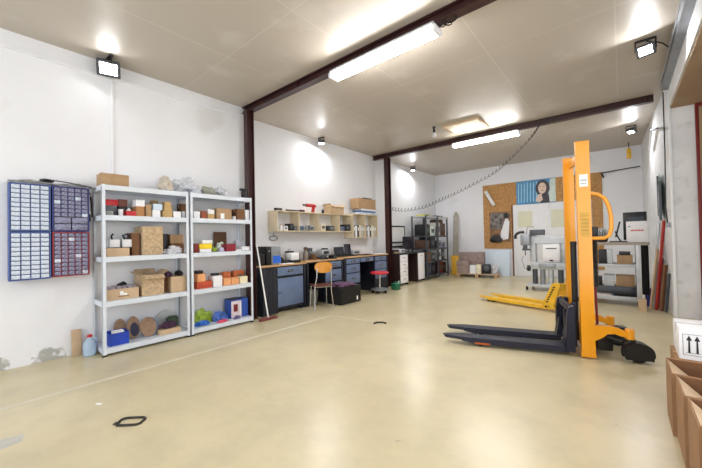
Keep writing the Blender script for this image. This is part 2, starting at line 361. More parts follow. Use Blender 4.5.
b = MB(); b.tube([(.28, 5.27, 3.60), (.35, 5.3, 3.585), (.43, 5.4, 3.575), (.50, 5.55, 3.56)], .007); tag(b.build('cable', rubber), 'dark cable from the right-hand floodlight to the steel channel', 'cable')
# bare lamp holder
t = thing('lamp_holder', 'small dark lamp holder with a bulb hanging from the ceiling', 'light', (-2.98, 6.36, CEIL))
b = MB(); b.lathe([(.035, 0), (.035, -.02), (.02, -.05), (.026, -.06), (.026, -.12)], seg=14); b.build('socket', black, t)
b = MB(); b.lathe([(.015, -.12), (.035, -.15), (.04, -.18), (.03, -.21), (.005, -.222)], seg=14); b.build('bulb', mat('glass_bulb', (220, 224, 228), .1), t)
# coiled cable from the far beam down to the column
ctl = [at(u, v, y=7.44) for u, v in [(540, 124), (531, 137), (512, 157), (494.6, 172), (475, 183), (455.5, 193), (440, 200), (423, 207), (405, 210), (391, 208.5)]]
def cat(P, t):
    n = len(P)-1; i = min(int(t*n), n-1); f = t*n-i; p0, p1, p2, p3 = P[max(i-1, 0)], P[i], P[i+1], P[min(i+2, n)]
    return .5*((2*p1)+(p2-p0)*f+(2*p0-5*p1+4*p2-p3)*f*f+(3*p1-p0-3*p2+p3)*f**3)
pts = []; N = 900
for k in range(N):
    c = cat(ctl, k/(N-1)); ang = 2*PI*46*k/(N-1)
    pts.append((c.x+.02*math.cos(ang), c.y+.04*math.sin(ang), c.z+.042*math.cos(ang)))
b = MB(); b.tube(pts, .0055, seg=4); tag(b.build('coiled_cable', rubber), 'long black spiral cable sagging from the far beam to the column', 'cable')
# rail on the back wall
t = thing('wall_rail', 'thin dark rail on the back wall right of the cork board', 'rail', (0, YB, 3.0))
b = MB(); b.tube([(-.40, -.1, -.02), (.40, -.1, .04)], .014); b.tube([(-.40, -.1, -.02), (-.36, -.1, -.16)], .02); b.build('bar', black, t)
b = MB(); b.tube([(-.25, -.1, -.01), (-.25, 0, -.01)], .01); b.tube([(.3, -.1, .03), (.3, 0, .03)], .01); b.build('bracket', black, t)
t = thing('hook_block', 'yellow hoist block hanging from the ceiling near the back wall', 'hook block', (.18, 10.9, CEIL))
b = MB(); b.box(-.045, .045, -.03, .03, -.42, -.16, bev=.01); b.build('body', jackyel, t)
b = MB(); b.tube([(0, 0, 0), (0, 0, -.16)], .008); b.build('cord', black, t)
# ------------------------------------------------------------------ floor markings
def flatpoly(name, pts, z, m, label, cat):
    b = MB(); b._new([(x, y, z) for x, y in pts]+[(x, y, .0003) for x, y in pts], [tuple(range(len(pts)))]+[(i, (i+1) % len(pts), len(pts)+(i+1) % len(pts), len(pts)+i) for i in range(len(pts))])
    return tag(b.build(name, m, smooth=False), label, cat)
tapem = mat('pale_floor_tape', (216, 208, 186), .4, var=.06, scale=3)
flatpoly('floor_tape', [(-3.86, -.6), (-3.80, -.6), (-3.84, 4.1), (-3.90, 4.1)], .0015, tapem, 'long pale line taped on the floor parallel to the shelving', 'floor tape')
flatpoly('floor_tape', [(-3.80, 4.05), (-2.86, 4.10), (-2.86, 4.16), (-3.80, 4.11)], .0012, tapem, 'short pale line taped across the floor beside the wooden chair', 'floor tape')
pz = at(0, 450, z=0)
flatpoly('floor_tape', [(pz.x-.35, pz.y-.5), (pz.x+.06, pz.y-.3), (pz.x-.02, pz.y+.10), (pz.x-.12, pz.y+.12)], .0012, mat('grey_floor_patch', (190, 188, 180), .5), 'pale grey worn patch of marking in the front left floor corner', 'floor tape')
dk = mat('dark_rubber_mark', (48, 42, 36), .7, var=.3, scale=30)
c = at(131, 422, z=0); b = MB(); pts = []
for k in range(28):
    a = 2*PI*k/28; x = abs(math.cos(a))**.5*math.copysign(.085, math.cos(a)); y = abs(math.sin(a))**.5*math.copysign(.05, math.sin(a))
    n_ = .006*noise.noise(Vector((k*.7, 0, 3))); pts.append((x*(1+n_*8), y*(1+n_*8), .004))
b.tube(pts, [.010+.005*noise.noise(Vector((k, 1, 0))) for k in range(28)], 6, closed=True); b.box(-.11, -.07, -.03, .0, .001, .006)
tag(b.build('floor_socket_rim', dk, loc=(c.x, c.y, 0), rotz=.75), 'dark oblong ring set in the floor in the foreground', 'floor ring')
c = at(380, 323.5, z=0); b = MB(); b.tube([(-.09, -.03, .01), (-.05, .02, .01), (.04, .03, .01), (.09, -.02, .01)], .014, 6); tag(b.build('bolt_bracket', dk, loc=(c.x, c.y, 0), rotz=.6), 'small dark curved bracket at the end of the short floor line', 'bracket')
for i, (u, v, lab) in enumerate([(99, 404, 'tiny white paper scrap on the floor near the foreground')]):
    c = at(u, v, z=0); b = MB(); b.box(-.025, .025, -.012, .012, 0.0003, .003); tag(b.build('paper_scrap', paper, loc=(c.x, c.y, 0), rotz=.5), lab, 'paper')
# ================================================================== left wall: shelving
ZS = [.09, .63, 1.15, 1.64, 1.995]                                   # board tops
def shelving(y0, label):
    W = .98; t = thing('shelving_unit', label, 'shelving unit', (-4.80, y0+W/2, 0), H)
    hx, hy = W/2, .2
    for sx in (-1, 1):
        for sy in (-1, 1):
            b = MB(); x0, x1 = (sx*hx, sx*(hx-.035)); y0_, y1_ = (sy*hy, sy*(hy-.035))
            b.box(min(x0, x1), max(x0, x1), min(y0_, y0_-sy*.003), max(y0_, y0_-sy*.003), .004, 2.0)
            b.box(min(x0, x0-sx*.003), max(x0, x0-sx*.003), min(y0_, y1_), max(y0_, y1_), .004, 2.0)
            o = b.build('post', HM, t)
            f = MB(); f.box(min(x0, x1)-.002, max(x0, x1)+.002, min(y0_, y1_)-.002, max(y0_, y1_)+.002, 0, .02); f.build('foot', black, o)
    for z in ZS:
        b = MB(); i = .004; b.box(-hx+i, hx-i, -hy+i, hy-i, z-.003, z, m=0)
        for sy in (-1, 1): b.box(-hx+i, hx-i, sy*(hy-i)-.0015, sy*(hy-i)+.0015, z-.06, z); b.box(-hx+i, hx-i, min(sy*(hy-i), sy*(hy-.02)), max(sy*(hy-i), sy*(hy-.02)), z-.06, z-.057)
        for sx in (-1, 1): b.box(sx*(hx-i)-.0015, sx*(hx-i)+.0015, -hy+i, hy-i, z-.06, z)
        b.build('shelf', steel, t)
shelving(1.03, 'grey steel shelving unit nearer the camera, with the big patterned cartons')
shelving(2.03, 'grey steel shelving unit beside the column, with orange boxes and blue bags')
XS = -4.655
def slot(u0, u1, vt, zb, xf=XS, vb=None, y0=None):
    """from the survey: left edge, width, bottom and height of a thing standing at depth xf"""
    vm = (vt+(vb if vb else vt+8))/2
    a, c = at(u0, vm, x=xf), at(u1, vm, x=xf); top = at((u0+u1)/2, vt, x=xf).z
    return a.y, c.y-a.y, zb, max(.015, top-zb)
def carton(name, label, cat, u0, u1, vt, zb, dep=.25, m=card, kind='closed', xf=XS, vb=None, rot=0, group=None, strap=tape, maxd=None):
    y, w_, z, h = slot(u0, u1, vt, zb, xf, vb)
    t = thing(name, label, cat, (xf-dep/2, y+w_/2, z+.0005), H+rot, group)
    box_parts(t, w_, dep, h, m, kind, strap)
    return z+h+.001
def box_parts(t, w_, d, h, m, kind, strap=tape, flaps=.6):
    x, y = w_/2, d/2; th = .004
    if kind == 'closed':
        b = MB(); b.box(-x, x, -y, y, 0, h, bev=min(.003, h*.1)); b.build('body', m, t)
        s = min(.022, y*.3); b = MB(); b.box(-x-.0006, x+.0006, -s, s, h-.0002, h+.0008)
        for sx in (-1, 1): b.box(sx*(x+.0004)-.0003, sx*(x+.0004)+.0003, -s, s, h*.7, h+.0008)
        b.build('tape', strap, t)
    elif kind == 'plain':
        b = MB(); b.box(-x, x, -y, y, 0, h*.99, bev=min(.003, h*.1)); b.build('body', m, t)
        b = MB(); b.box(-x*.98, x*.98, -y*.98, y*.98, h*.991, h); b.build('lid', m, t)
    else:                                                             # open box with flaps
        b = MB(); b.box(-x, x, -y, -y+th, 0, h); b.box(-x, x, y-th, y, 0, h); b.box(-x, -x+th, -y+th, y-th, 0, h); b.box(x-th, x, -y+th, y-th, 0, h); b.box(-x+th, x-th, -y+th, y-th, 0, th); b.build('body', m, t)
        if kind == 'flaps':
            fl = min(w_, d)*flaps/2
            for k, (sx, sy) in enumerate([(0, -1), (0, 1), (-1, 0), (1, 0)]):
                b = MB(); L = (x if sy else y)-.004; tilt = math.radians([18, 55, 35, 40][k])
                b.box(-L, L, 0, fl, -th/2, th/2); a = math.atan2(sy, sx)-H
                R = Matrix.Rotation(a, 4, 'Z')@Matrix.Rotation(tilt if k else -tilt*2, 4, 'X')
                bmesh.ops.transform(b.bm, matrix=Matrix.Translation((sx*x, sy*y, h+th))@R, verts=b.bm.verts); b.build('flap', m, t)
def bag(name, label, cat, u0, u1, vt, zb, dep=.22, m=plasticclear, seed=1, amp=.28, freq=1.8, xf=XS, vb=None, knot=False, group=None, fill=None):
    y, w_, z, h = slot(u0, u1, vt, zb, xf, vb)
    k = .92/(1+amp*.5)
    if fill:
        t = thing(name, label, cat, (xf-dep/2, y+w_/2, z+.002), H, group)
        b = MB(); b.blob((0, 0, 0), w_/2*k, dep/2*k, h/1.62*k, amp, freq, seed, sub=4); b.build('film', m, t)
        b = MB(); random.seed(seed)
        for q in range(14):
            b.blob(((random.random()-.5)*w_*.5, (random.random()-.5)*dep*.5, .01+random.random()*h*.3), .03, .03, .02, .3, 2, seed+q, sub=1)
        b.build('contents', fill, t); return z+h
    b = MB(); b.blob((0, 0, 0), w_/2*k, dep/2*k, h/1.62*k, amp, freq, seed, sub=4)
    o = b.build(name, m, loc=(xf-dep/2, y+w_/2, z+.002), rotz=H, angle=60); tag(o, label, cat, group); return z+h
sh = lambda k: ZS[k]+.0005
# ---- top of the units
carton('cardboard_box', 'cardboard box alone on top of the first shelving unit', 'box', 101, 129, 174, sh(4), .2, card)
smoke = mat('greyish_contents', (92, 92, 106), .5, var=.3, scale=30)
bag('plastic_bag', 'tan clear plastic bag on top of the shelving, leftmost of the bags', 'plastic bag', 160, 176, 173, sh(4), .22, mat('tan_plastic_film', (214, 202, 186), .3, alpha=.8), 3, fill=None)
bag('plastic_bag', 'tall crumpled clear bag with dark contents on top of the shelving', 'plastic bag', 175, 203, 173, sh(4), .3, plasticclear, 5, .4, 2.2, fill=smoke)
bag('plastic_bag', 'flat olive-grey bag lying on top of the second shelving unit', 'plastic bag', 204, 219, 185, sh(4), .24, mat('olive_film', (160, 160, 146), .35, alpha=.85), 8)
bag('plastic_bag', 'clear bag with dark blue contents on top of the second shelving unit', 'plastic bag', 215, 232, 185, sh(4), .26, plasticclear, 11, .3, fill=smoke, xf=-4.72)
t = thing('desk_clamp', 'small black clamp stand on top of the second shelving unit near the column', 'clamp', (*at(244, 196, x=-4.74)[:2], sh(4)), H)
b = MB(); b.box(-.05, .05, -.06, .06, 0, .02, bev=.004); b.box(-.035, .03, -.04, .04, .02, .13, bev=.01); b.build('base', black, t)
b = MB(); b.box(-.07, .04, -.03, .03, .131, .165, bev=.006); b.build('jaw', black, t)
# ---- unit 1, second board from the top
S = sh(3); z_ = carton('cardboard_box', 'low grey-green parts box at the left end of the second shelf', 'box', 107, 113.5, 211, S, .12, mat('grey_green_plastic', (140, 146, 138), .5), 'plain')
z_ = carton('storage_box', 'dark storage box under the red box on the second shelf', 'box', 106, 117, 205.5, S, .14, dgrey, 'plain', xf=-4.80)
carton('storage_box', 'bright red box at the far left of the second shelf', 'box', 106.5, 118.5, 199.5, z_, .13, red, 'plain', xf=-4.80)
z_ = carton('storage_box', 'dark grey box behind the white tub on the second shelf', 'box', 118.5, 127, 206.5, S, .12, black, 'plain', xf=-4.79)
carton('storage_box', 'brown box stacked behind the white tub on the second shelf', 'box', 118.8, 127.5, 199.5, z_, .12, mat('brown_leatherette', (120, 72, 62), .7), 'plain', xf=-4.79)
b = MB(); y, w_, z, h = slot(119.5, 125, 209, S); b.lathe([(w_*.42, 0), (w_*.46, h*.9), (w_*.5, h*.9), (w_*.5, h)], seg=20); tag(b.build('plastic_tub', white, loc=(XS-.06, y+w_/2, S)), 'small white tub between dark items on the second shelf', 'tub')
z_ = carton('storage_box', 'red box with a white knob of paper on the second shelf', 'box', 126.5, 136, 211, S, .16, red, 'plain')
b = MB(); b.blob((0, 0, 0), .025, .025, .022, .3, 2, 4); y, w_, _, _ = slot(129, 133, 208, S); tag(b.build('paper_ball', paper, loc=(XS-.08, y+w_/2, z_)), 'crumpled white paper on the red box, second shelf', 'paper')
z_ = carton('cardboard_box', 'orange-yellow carton with a white box on top, second shelf', 'box', 136.5, 144.5, 206.5, S, .2, mat('amber_card', (182, 130, 84), .8))
carton('cardboard_box', 'white box stacked on the orange-yellow carton, second shelf', 'box', 136, 144.8, 200, z_, .16, white, 'plain')
carton('cardboard_box', 'tall plain carton right of the white-topped carton, second shelf', 'box', 146, 151.4, 204.5, S, .2, card)
carton('cardboard_box', 'carton standing behind the white boxes on the second shelf', 'box', 153, 158.5, 200.5, S, .12, card, xf=-4.82)
z_ = carton('cardboard_box', 'white box under another white box on the second shelf', 'box', 152.5, 160.5, 210, S, .2, white, 'plain')
t_ = carton('cardboard_box', 'white box with a blue stripe stacked on the second shelf', 'box', 153.5, 162.5, 204, z_, .18, mat('white_blue_striped_card', (206, 222, 240), .6), 'plain')
z_ = carton('cardboard_box', 'lowest of the three stacked yellowish cartons on the second shelf', 'box', 163, 172.3, 211, S, .2, card_y)
z_ = carton('cardboard_box', 'middle of the three stacked yellowish cartons on the second shelf', 'box', 164.5, 172, 206.3, z_, .16, card_y)
carton('cardboard_box', 'topmost small carton of the yellowish stack on the second shelf', 'box', 165, 171, 202, z_, .12, card_y)
carton('cardboard_box', 'white carton with open dark top right of the yellowish stack', 'box', 173.5, 181, 211.5, S, .18, white, 'open')
carton('cardboard_box', 'brown carton at the right end of the second shelf, first unit', 'box', 180.5, 187, 204, S, .12, card_d, xf=-4.80)
b = MB(); y, w_, z, h = slot(183, 187, 211, S); b.lathe([(w_*.3, 0), (w_*.42, .01), (w_*.42, h*.9), (w_*.2, h)], seg=16); tag(b.build('paper_roll', white, loc=(XS-.05, y+w_/2, S)), 'upright white roll at the right end of the second shelf', 'roll')
# ---- unit 1, third board
S = sh(2); z_ = carton('cardboard_tray', 'long shallow cardboard tray at the left of the third shelf', 'tray', 107, 129.5, 248, S, .26, card_l, 'open')
t = thing('battery_pack', 'two white battery blocks in a dark wire frame on the cardboard tray', 'battery pack', (*at(120, 245, x=-4.76)[:2], z_+.002), H)
b = MB(); b.box(-.115, -.012, -.05, .05, .004, .10, bev=.006); b.box(.012, .115, -.05, .05, .004, .10, bev=.006); b.build('block', white, t)
b = MB(); b.box(-.125, .125, -.058, .058, 0, .004); b.tube([(-.125, -.056, 0), (-.125, -.056, .11)], .004); b.tube([(.0, -.056, 0), (.0, -.056, .11)], .004); b.tube([(.125, -.056, 0), (.125, -.056, .11)], .004); b.build('frame', black, t)
b = MB(); b.tube([(-.08, 0, .1), (-.085, .02, .14), (-.07, .0, .17)], .01); b.tube([(.05, 0, .1), (.03, 0, .15), (.08, 0, .17), (.11, 0, .12)], .012); b.build('terminal', black, t)
y, w_, z, h = slot(127, 131.5, 236, S, -4.78)
b = MB(); random.seed(3)
for k in range(16):
    a = random.random()*6; b.tube([(random.uniform(-.03, .03), random.uniform(-.03, .03), .0), (random.uniform(-.05, .05), random.uniform(-.04, .04), h*.5), (random.uniform(-.03, .03), random.uniform(-.03, .03), h*random.uniform(.7, 1))], .006, 5)
tag(b.build('cable_bundle', mat('blue_grey_cable', (120, 134, 170), .5), loc=(-4.90, y+w_/2+.02, S+.006)), 'blue-grey cable bundle standing behind the tray on the third shelf', 'cables')
carton('cardboard_box', 'dark brown open carton left of the tall carton, third shelf', 'box', 132, 139.5, 233, S, .2, card_d, 'open', xf=-4.70)
pat = mat('printed_cardboard', (196, 170, 136), .85, var=.16, scale=28)
carton('cardboard_box', 'tall printed carton filling the middle of the third shelf', 'box', 142.5, 163, 226.5, S, .3, pat)
carton('storage_box', 'black box just right of the tall printed carton, third shelf', 'box', 163.8, 168, 234, S, .12, black, 'plain', xf=-4.83)
z_ = carton('cardboard_box', 'dark low box behind the white bundle, third shelf', 'box', 171, 184, 243.5, S, .14, card_d, 'plain', xf=-4.80)
carton('cardboard_box', 'brown carton lying above the white bundle on the third shelf', 'box', 170.5, 183.5, 234.5, z_, .14, card, xf=-4.80)
bag('plastic_bag', 'crumpled white plastic bundle at the right of the third shelf', 'plastic bag', 165, 185.5, 245, S, .13, mat('white_film', (214, 214, 220), .35), 14, .35, 2.4)
# ---- unit 1, fourth board
S = sh(1)
y, w_, z, h = slot(108.5, 139, 288.5, S)
t = thing('cardboard_box', 'open cardboard box with a torn white label on the fourth shelf', 'box', (XS-.14, y+w_/2, S), H); box_parts(t, w_, .27, h, card_l, 'open')
b = MB(); b.prism([(-.04, .4*h), (-.045, .75*h), (-.015, .8*h), (.0, .6*h), (.035, .5*h), (.03, .35*h)], -.1362, -.1354, 'xz'); b.build('label', paper, t)
b = MB(); b.box(-.06, .05, -.1358, -.1352, .26*h, .33*h); b.build('handle_slot', card_d, t)
random.seed(5)
for k in range(5):
    b = MB(); b.box(-.026, .026, -.1, .1, 0, .05, bev=.012); o = b.build('metal_bracket', mat('mauve_grey_metal', (150, 138, 150), .45), loc=(XS-.13, y+.05+k*w_/5.6, S+h-.03+.006*(k % 2)), rotz=H+random.uniform(-.2, .2))
    tag(o, 'mauve-grey metal piece heaped in the open box on the fourth shelf', 'metal part', 'metal pieces in the open box')
b = MB()
for k in range(3): b.tube([(-.2+k*.02, .02*k-.01, -.085), (-.05, .01*k-.01, .03+.012*k), (.0, -.01, .05+.015*k), (.03, -.01, .05)], .012, 6, m=0)
tag(b.build('cable_bundle', black, loc=(-4.86, y+w_*.65, S+h-.02), rotz=H), 'black strips lying behind the open box on the fourth shelf', 'cables')
carton('cardboard_box', 'big printed carton with raised flaps in the middle of the fourth shelf', 'box', 142, 164, 275, S, .28, pat, 'flaps')
carton('storage_box', 'dark brown box behind the printed carton, fourth shelf', 'box', 164.6, 171, 273, S, .12, card_d, 'plain', xf=-4.80)
z_ = carton('cardboard_box', 'taped carton at the right end of the fourth shelf', 'box', 171.5, 186.5, 276.5, S, .24, card_l)
y, w_, z, h = slot(167, 187, 268, z_)
for k in range(2):
    b = MB(); b.blob((0, 0, 0), .08, .045, .045, .2, 2.4, 30+k, sub=3); tag(b.build('cloth_bundle', [purple, black][k], loc=(XS-.13, y+w_*(.22+.56*k), z_+.003)), ['dark purple bundle on the taped carton, fourth shelf', 'black bundle beside the purple one on the taped carton'][k], 'cloth')
# ---- unit 1, bottom board
S = sh(0)
y, w_, z, h = slot(109.5, 129, 333, S)
t = thing('storage_bin', 'blue plastic bin holding a brown grinding disc on the bottom shelf', 'bin', (XS-.1, y+w_/2, S), H); x = w_/2
b = MB(); b.box(-x, x, -.1, -.095, 0, h); b.box(-x, x, .095, .1, 0, h); b.box(-x, -x+.005, -.095, .095, 0, h); b.box(x-.005, x, -.095, .095, 0, h); b.box(-x+.005, x-.005, -.095, .095, 0, .005); b.build('body', blue, t)
b = MB(); b.tube([(-x-.003, -.1, h), (x+.003, -.1, h), (x+.003, .1, h), (-x-.003, .1, h)], .005, 6, closed=True); b.build('rim', blue, t)
b = MB(); b.box(-.05, .06, -.06, .03, h-.03, h+.015); tag(b.build('paper_sheet', paper, loc=(XS-.1, y+w_/2, S), rotz=H), 'white paper sticking out of the blue bin', 'paper')
def disc(u0, u1, vt, vb, xf, tilt, label, m=discm, hub=None, back=None):
    a, c = at(u0, (vt+vb)/2, x=xf), at(u1, (vt+vb)/2, x=xf); top = at((u0+u1)/2, vt, x=xf).z; z0 = S
    R_ = (top-z0)/2/max(.6, math.cos(tilt))
    t = thing('grinding_disc', label, 'disc', (xf-.02, (a.y+c.y)/2, z0+R_*math.cos(tilt)+.004), H)
    q = Matrix.Rotation(-tilt, 4, 'X')
    sx = (c.y-a.y)/2
    b = MB(); b.lathe([(R_*.12, -.006), (R_, -.006), (R_, .006), (R_*.12, .006)], axis='y', seg=32)
    bmesh.ops.scale(b.bm, vec=(sx/R_, 1, 1), verts=b.bm.verts); bmesh.ops.transform(b.bm, matrix=q, verts=b.bm.verts); b.build('abrasive', m, t)
    b = MB(); b.lathe([(R_*.1, .007), (R_*.98, .007), (R_*.98, .014), (R_*.1, .014)], axis='y', seg=32)
    bmesh.ops.scale(b.bm, vec=(sx/R_, 1, 1), verts=b.bm.verts); bmesh.ops.translate(b.bm, vec=(.02 if back else 0, 0, 0), verts=b.bm.verts); bmesh.ops.transform(b.bm, matrix=q, verts=b.bm.verts); b.build('backing', back or navy, t)
    if hub:
        b = MB(); b.lathe([(.01, -.014), (R_*.62, -.014), (R_*.62, -.0065), (.01, -.0065)], (.012, 0, -R_*.2), 'y', seg=28); bmesh.ops.scale(b.bm, vec=(sx/R_, 1, 1), verts=b.bm.verts); bmesh.ops.transform(b.bm, matrix=q, verts=b.bm.verts); b.build('hub', hub, t)
disc(114, 127, 319.5, 345, -4.88, .15, 'round brown grinding disc standing behind the blue bin')
disc(127.5, 140.5, 317, 342, -4.80, .2, 'tall brown disc with dark centre beside the blue bin', hub=mat('dark_blue_felt', (44, 46, 70), .8))
disc(140.5, 157, 318, 345, -4.76, .38, 'tilted brown disc with blue backing in the middle of the bottom shelf', back=mat('blue_backing', (50, 100, 150), .5))
b = MB(); p = at(166, 330, x=-4.93); b.lathe([(.01, -.004), (.13, -.008), (.13, .004), (.01, .004)], axis='y', seg=32); tag(b.build('sheet_metal_disc', lgrey, loc=(-4.95, p.y, S+.135), rotz=H), 'grey metal disc against the wall behind the folded box', 'disc')
z_ = carton('cardboard_box', 'small cardboard box with a dark cloth on top, bottom shelf', 'box', 160.5, 181, 329, S, .18, card_l)
y, w_, z, h = slot(160, 182, 320, z_); b = MB(); b.blob((0, 0, 0), w_/2*.72, .07, .05, .25, 2.4, 9, sub=4); tag(b.build('cloth_bundle', purple, loc=(XS-.1, y+w_/2, z_+.003), rotz=H), 'dark purple cloth on the small box of the bottom shelf', 'cloth')
y, w_, z, h = slot(182, 189, 322, S, -4.75); b = MB(); b.lathe([(.06, 0), (.075, .02), (.075, .16), (.05, .18)], seg=20); tag(b.build('wire_reel', mat('dark_green_wire', (60, 76, 56), .6), loc=(-4.89, 1.89, S)), 'dark green reel at the right end of the bottom shelf', 'reel')
# ---- unit 2
S = sh(3)
carton('cardboard_box', 'white box at the left end of the upper shelf, second unit', 'box', 194, 200, 211.5, S, .14, white, 'plain')
carton('cardboard_box', 'reddish brown box between two pale boxes, second unit', 'box', 201.5, 206.8, 211, S, .16, mat('rust_card', (150, 84, 62), .8))
z_ = carton('cardboard_box', 'small yellowish carton carrying a white box, second unit', 'box', 207.8, 214.6, 214, S, .16, card_y)
carton('cardboard_box', 'white box stacked on the small yellowish carton, second unit', 'box', 208.2, 214.4, 209.5, z_, .13, white, 'plain')
y, w_, z, h = slot(217, 232, 208.5, S)
t = thing('cardboard_box', 'widest carton on the upper shelf of the second unit, with a white label', 'box', (XS-.12, y+w_/2, S), H); box_parts(t, w_, .22, h, card, 'closed')
b = MB(); b.box(-w_*.25, 0, -.1115, -.1105, .01, h*.55); b.build('label', paper, t)
carton('cardboard_box', 'brown carton near the column on the upper shelf, second unit', 'box', 237.3, 244.5, 209, S, .18, card_d)
carton('cardboard_box', 'pale box beside the column end of the upper shelf, second unit', 'box', 245.5, 249.3, 210, S, .12, white)
b = MB(); b.lathe([(.03, 0), (.03, .05), (.022, .06)], seg=14); p = at(234, 217, x=-4.72); tag(b.build('tape_roll', white, loc=(-4.72, p.y, S)), 'little white pot right of the widest carton, second unit', 'pot')
S = sh(2)
y, w_, z, h = slot(199.5, 212, 243, S)
z_ = carton('cardboard_box', 'white flat box under the yellow box, second unit', 'box', 200, 211.5, 249, S, .16, white, 'plain')
z_ = carton('storage_box', 'bright yellow box on the middle shelf of the second unit', 'box', 199.5, 212, 243.7, z_, .16, mat('yellow_card', (240, 204, 30), .5), 'plain')
carton('cardboard_box', 'white flat box lying on the yellow box, second unit', 'box', 202.5, 212.5, 240.3, z_, .12, white, 'plain')
carton('storage_box', 'dark red box left of the yellow box, second unit', 'box', 194.2, 198.8, 243.5, S, .14, dred, 'plain')
carton('picture_panel', 'dark brown panel standing at the back of the middle shelf, second unit', 'panel', 214, 226.5, 232, S, .02, mat('dark_walnut', (92, 58, 34), .6), 'plain', xf=-4.93)
for k, (u0, u1, vt, m_, lab, xf_) in enumerate([(212.5, 219, 246.5, lime, 'lime green bag behind the shelf edge, second unit', -4.66), (217.5, 227, 240.5, mat('white_film2', (226, 236, 226), .35), 'white and green bag on the middle shelf, second unit', -4.80), (219.5, 226.3, 246.5, mat('pale_mauve_film', (206, 198, 226), .35), 'pale mauve bag at the shelf edge, second unit', -4.66), (208, 216, 240, mat('green_white_film', (120, 150, 110), .4, var=.4, scale=25), 'green and white bag behind the yellow box, second unit', -4.83)]):
    bag('plastic_bag', lab, 'plastic bag', u0, u1, vt, S, .12, m_, 20+k, .22, xf=xf_)
z_ = carton('storage_box', 'dark red box in the middle of the middle shelf, second unit', 'box', 226.5, 235.8, 243.8, S, .18, mat('wine_card', (140, 34, 50), .5), 'plain')
carton('cardboard_box', 'white box with a smaller grey box on it, second unit', 'box', 236.5, 241.5, 249.5, S, .18, white, 'plain')
z_ = carton('cardboard_box', 'long low white box at the right end of the middle shelf, second unit', 'box', 242, 249.8, 246.5, S, .12, white, 'plain')
z_ = carton('cardboard_box', 'pale grey box behind the low white boxes, second unit', 'box', 236.5, 247, 240.5, S, .1, mat('pale_grey_card', (200, 204, 214), .6), 'plain', xf=-4.86)
y, w_, z, h = slot(194, 208, 252, S); b = MB(); random.seed(8)
pts = [(math.cos(k*1.1)*.06+random.uniform(-.01, .01)+k*.002, math.sin(k*1.1)*.04, .008+k*.0012) for k in range(30)]
b.tube(pts, .006, 5); tag(b.build('cable_bundle', dgrey, loc=(-4.72, 2.15, S), rotz=H), 'tangle of grey wire at the left of the middle shelf, second unit', 'cables')
S = sh(1)
z_ = carton('cardboard_box', 'lowest orange-red box of the left stack on the fourth shelf, second unit', 'box', 197, 212.3, 286.5, S, .2, oredc, 'plain')
z_ = carton('cardboard_box', 'second orange-red box of the left stack, under the pale orange one', 'box', 197, 212, 281.5, z_, .19, oredc, 'plain')
z_ = carton('cardboard_box', 'pale orange box on the left orange-red stack, second unit', 'box', 197.5, 205.5, 274, z_, .17, mat('peach_card', (232, 164, 110), .6), 'plain')
b = MB(); b.box(-.05, .05, -.05, .05, 0, .045, bev=.012); y, w_, _, _ = slot(198, 205, 270, z_); tag(b.build('power_adapter', black, loc=(XS-.09, y+w_/2, z_), rotz=H), 'black adapter on top of the left orange stack', 'adapter')
z_ = carton('cardboard_box', 'lower of two white-faced boxes in the middle of the fourth shelf', 'box', 213.6, 222.3, 282.3, S, .18, white, 'plain')
z_ = carton('cardboard_box', 'upper of two white-faced boxes in the middle of the fourth shelf', 'box', 213.6, 222.3, 275.8, z_+.001, .18, white, 'plain')
b = MB(); b.box(-.055, .05, -.05, .05, 0, .035, bev=.012); y, w_, _, _ = slot(214, 222, 271, z_); tag(b.build('power_adapter', black, loc=(XS-.09, y+w_/2, z_), rotz=H), 'black adapter on top of the two white-faced boxes', 'adapter')
for i, (u0, u1, vt) in enumerate([(224, 231, 278.5), (231.8, 238.8, 277.6)]):
    z_ = carton('cardboard_box', ['peach box left of its twin, fourth shelf of the second unit', 'peach box right of its twin, fourth shelf of the second unit'][i], 'box', u0, u1, vt, S, .14, mat('peach_card', (232, 164, 110), .6), 'plain')
carton('cardboard_box', 'white and yellow box near the right post, fourth shelf', 'box', 240.2, 247.6, 276.5, S, .14, mat('cream_card', (236, 224, 190), .6))
carton('cardboard_box', 'orange box at the back behind the peach boxes, left one', 'box', 223.5, 230.5, 272, S, .1, orange, xf=-4.86)
carton('cardboard_box', 'orange box at the back behind the peach boxes, right one', 'box', 234, 244, 270.5, S, .1, orange, xf=-4.86)
b = MB(); pts = [(math.cos(k*.7)*.05, math.sin(k*.7)*.03*(1 if k % 2 else .8), .02+.07*(1+math.sin(k*.7))*.6+k*.0008) for k in range(34)]
tag(b.tube(pts, .005, 5).build('cable_bundle', dgrey, loc=(-4.80, 2.915, S), rotz=H), 'grey cable coil at the right end of the fourth shelf, second unit', 'cables')
S = sh(0)
bag('tool_bag', 'lime green bundle at the left of the bottom shelf, second unit', 'bag', 194, 216, 308.5, S, .16, lime, 41, .3, 3, xf=-4.81)
bag('tool_bag', 'bright blue bundle in front of the lime green one, bottom shelf', 'bag', 194.5, 213, 321, S, .14, skyb, 42, .3, 3)
bag('tool_bag', 'blue plastic bag with white print in the middle of the bottom shelf', 'bag', 214.5, 230.5, 310.5, S, .15, mat('blue_white_film', (70, 110, 196), .35, var=.4, scale=26), 43, .3, 2.6, xf=-4.71)
b = MB(); b.blob((0, 0, 0), .075, .028, .024, .3, 3, 44); p = at(223, 324, x=-4.63); tag(b.build('cloth_bundle', pink, loc=(-4.645, p.y, S+.001), rotz=H), 'pink cloth at the front edge of the bottom shelf, second unit', 'cloth')
y, w_, z, h = slot(231, 248, 299, S, -4.72)
t = thing('cardboard_box', 'white box with dark red print and blue side at the right of the bottom shelf', 'box', (-4.82, y+w_/2, S), H)
b = MB(); b.box(-w_/2, w_/2, -.1, .1, 0, h, bev=.003); b.build('body', mat('blue_print_card', (44, 82, 170), .5), t)
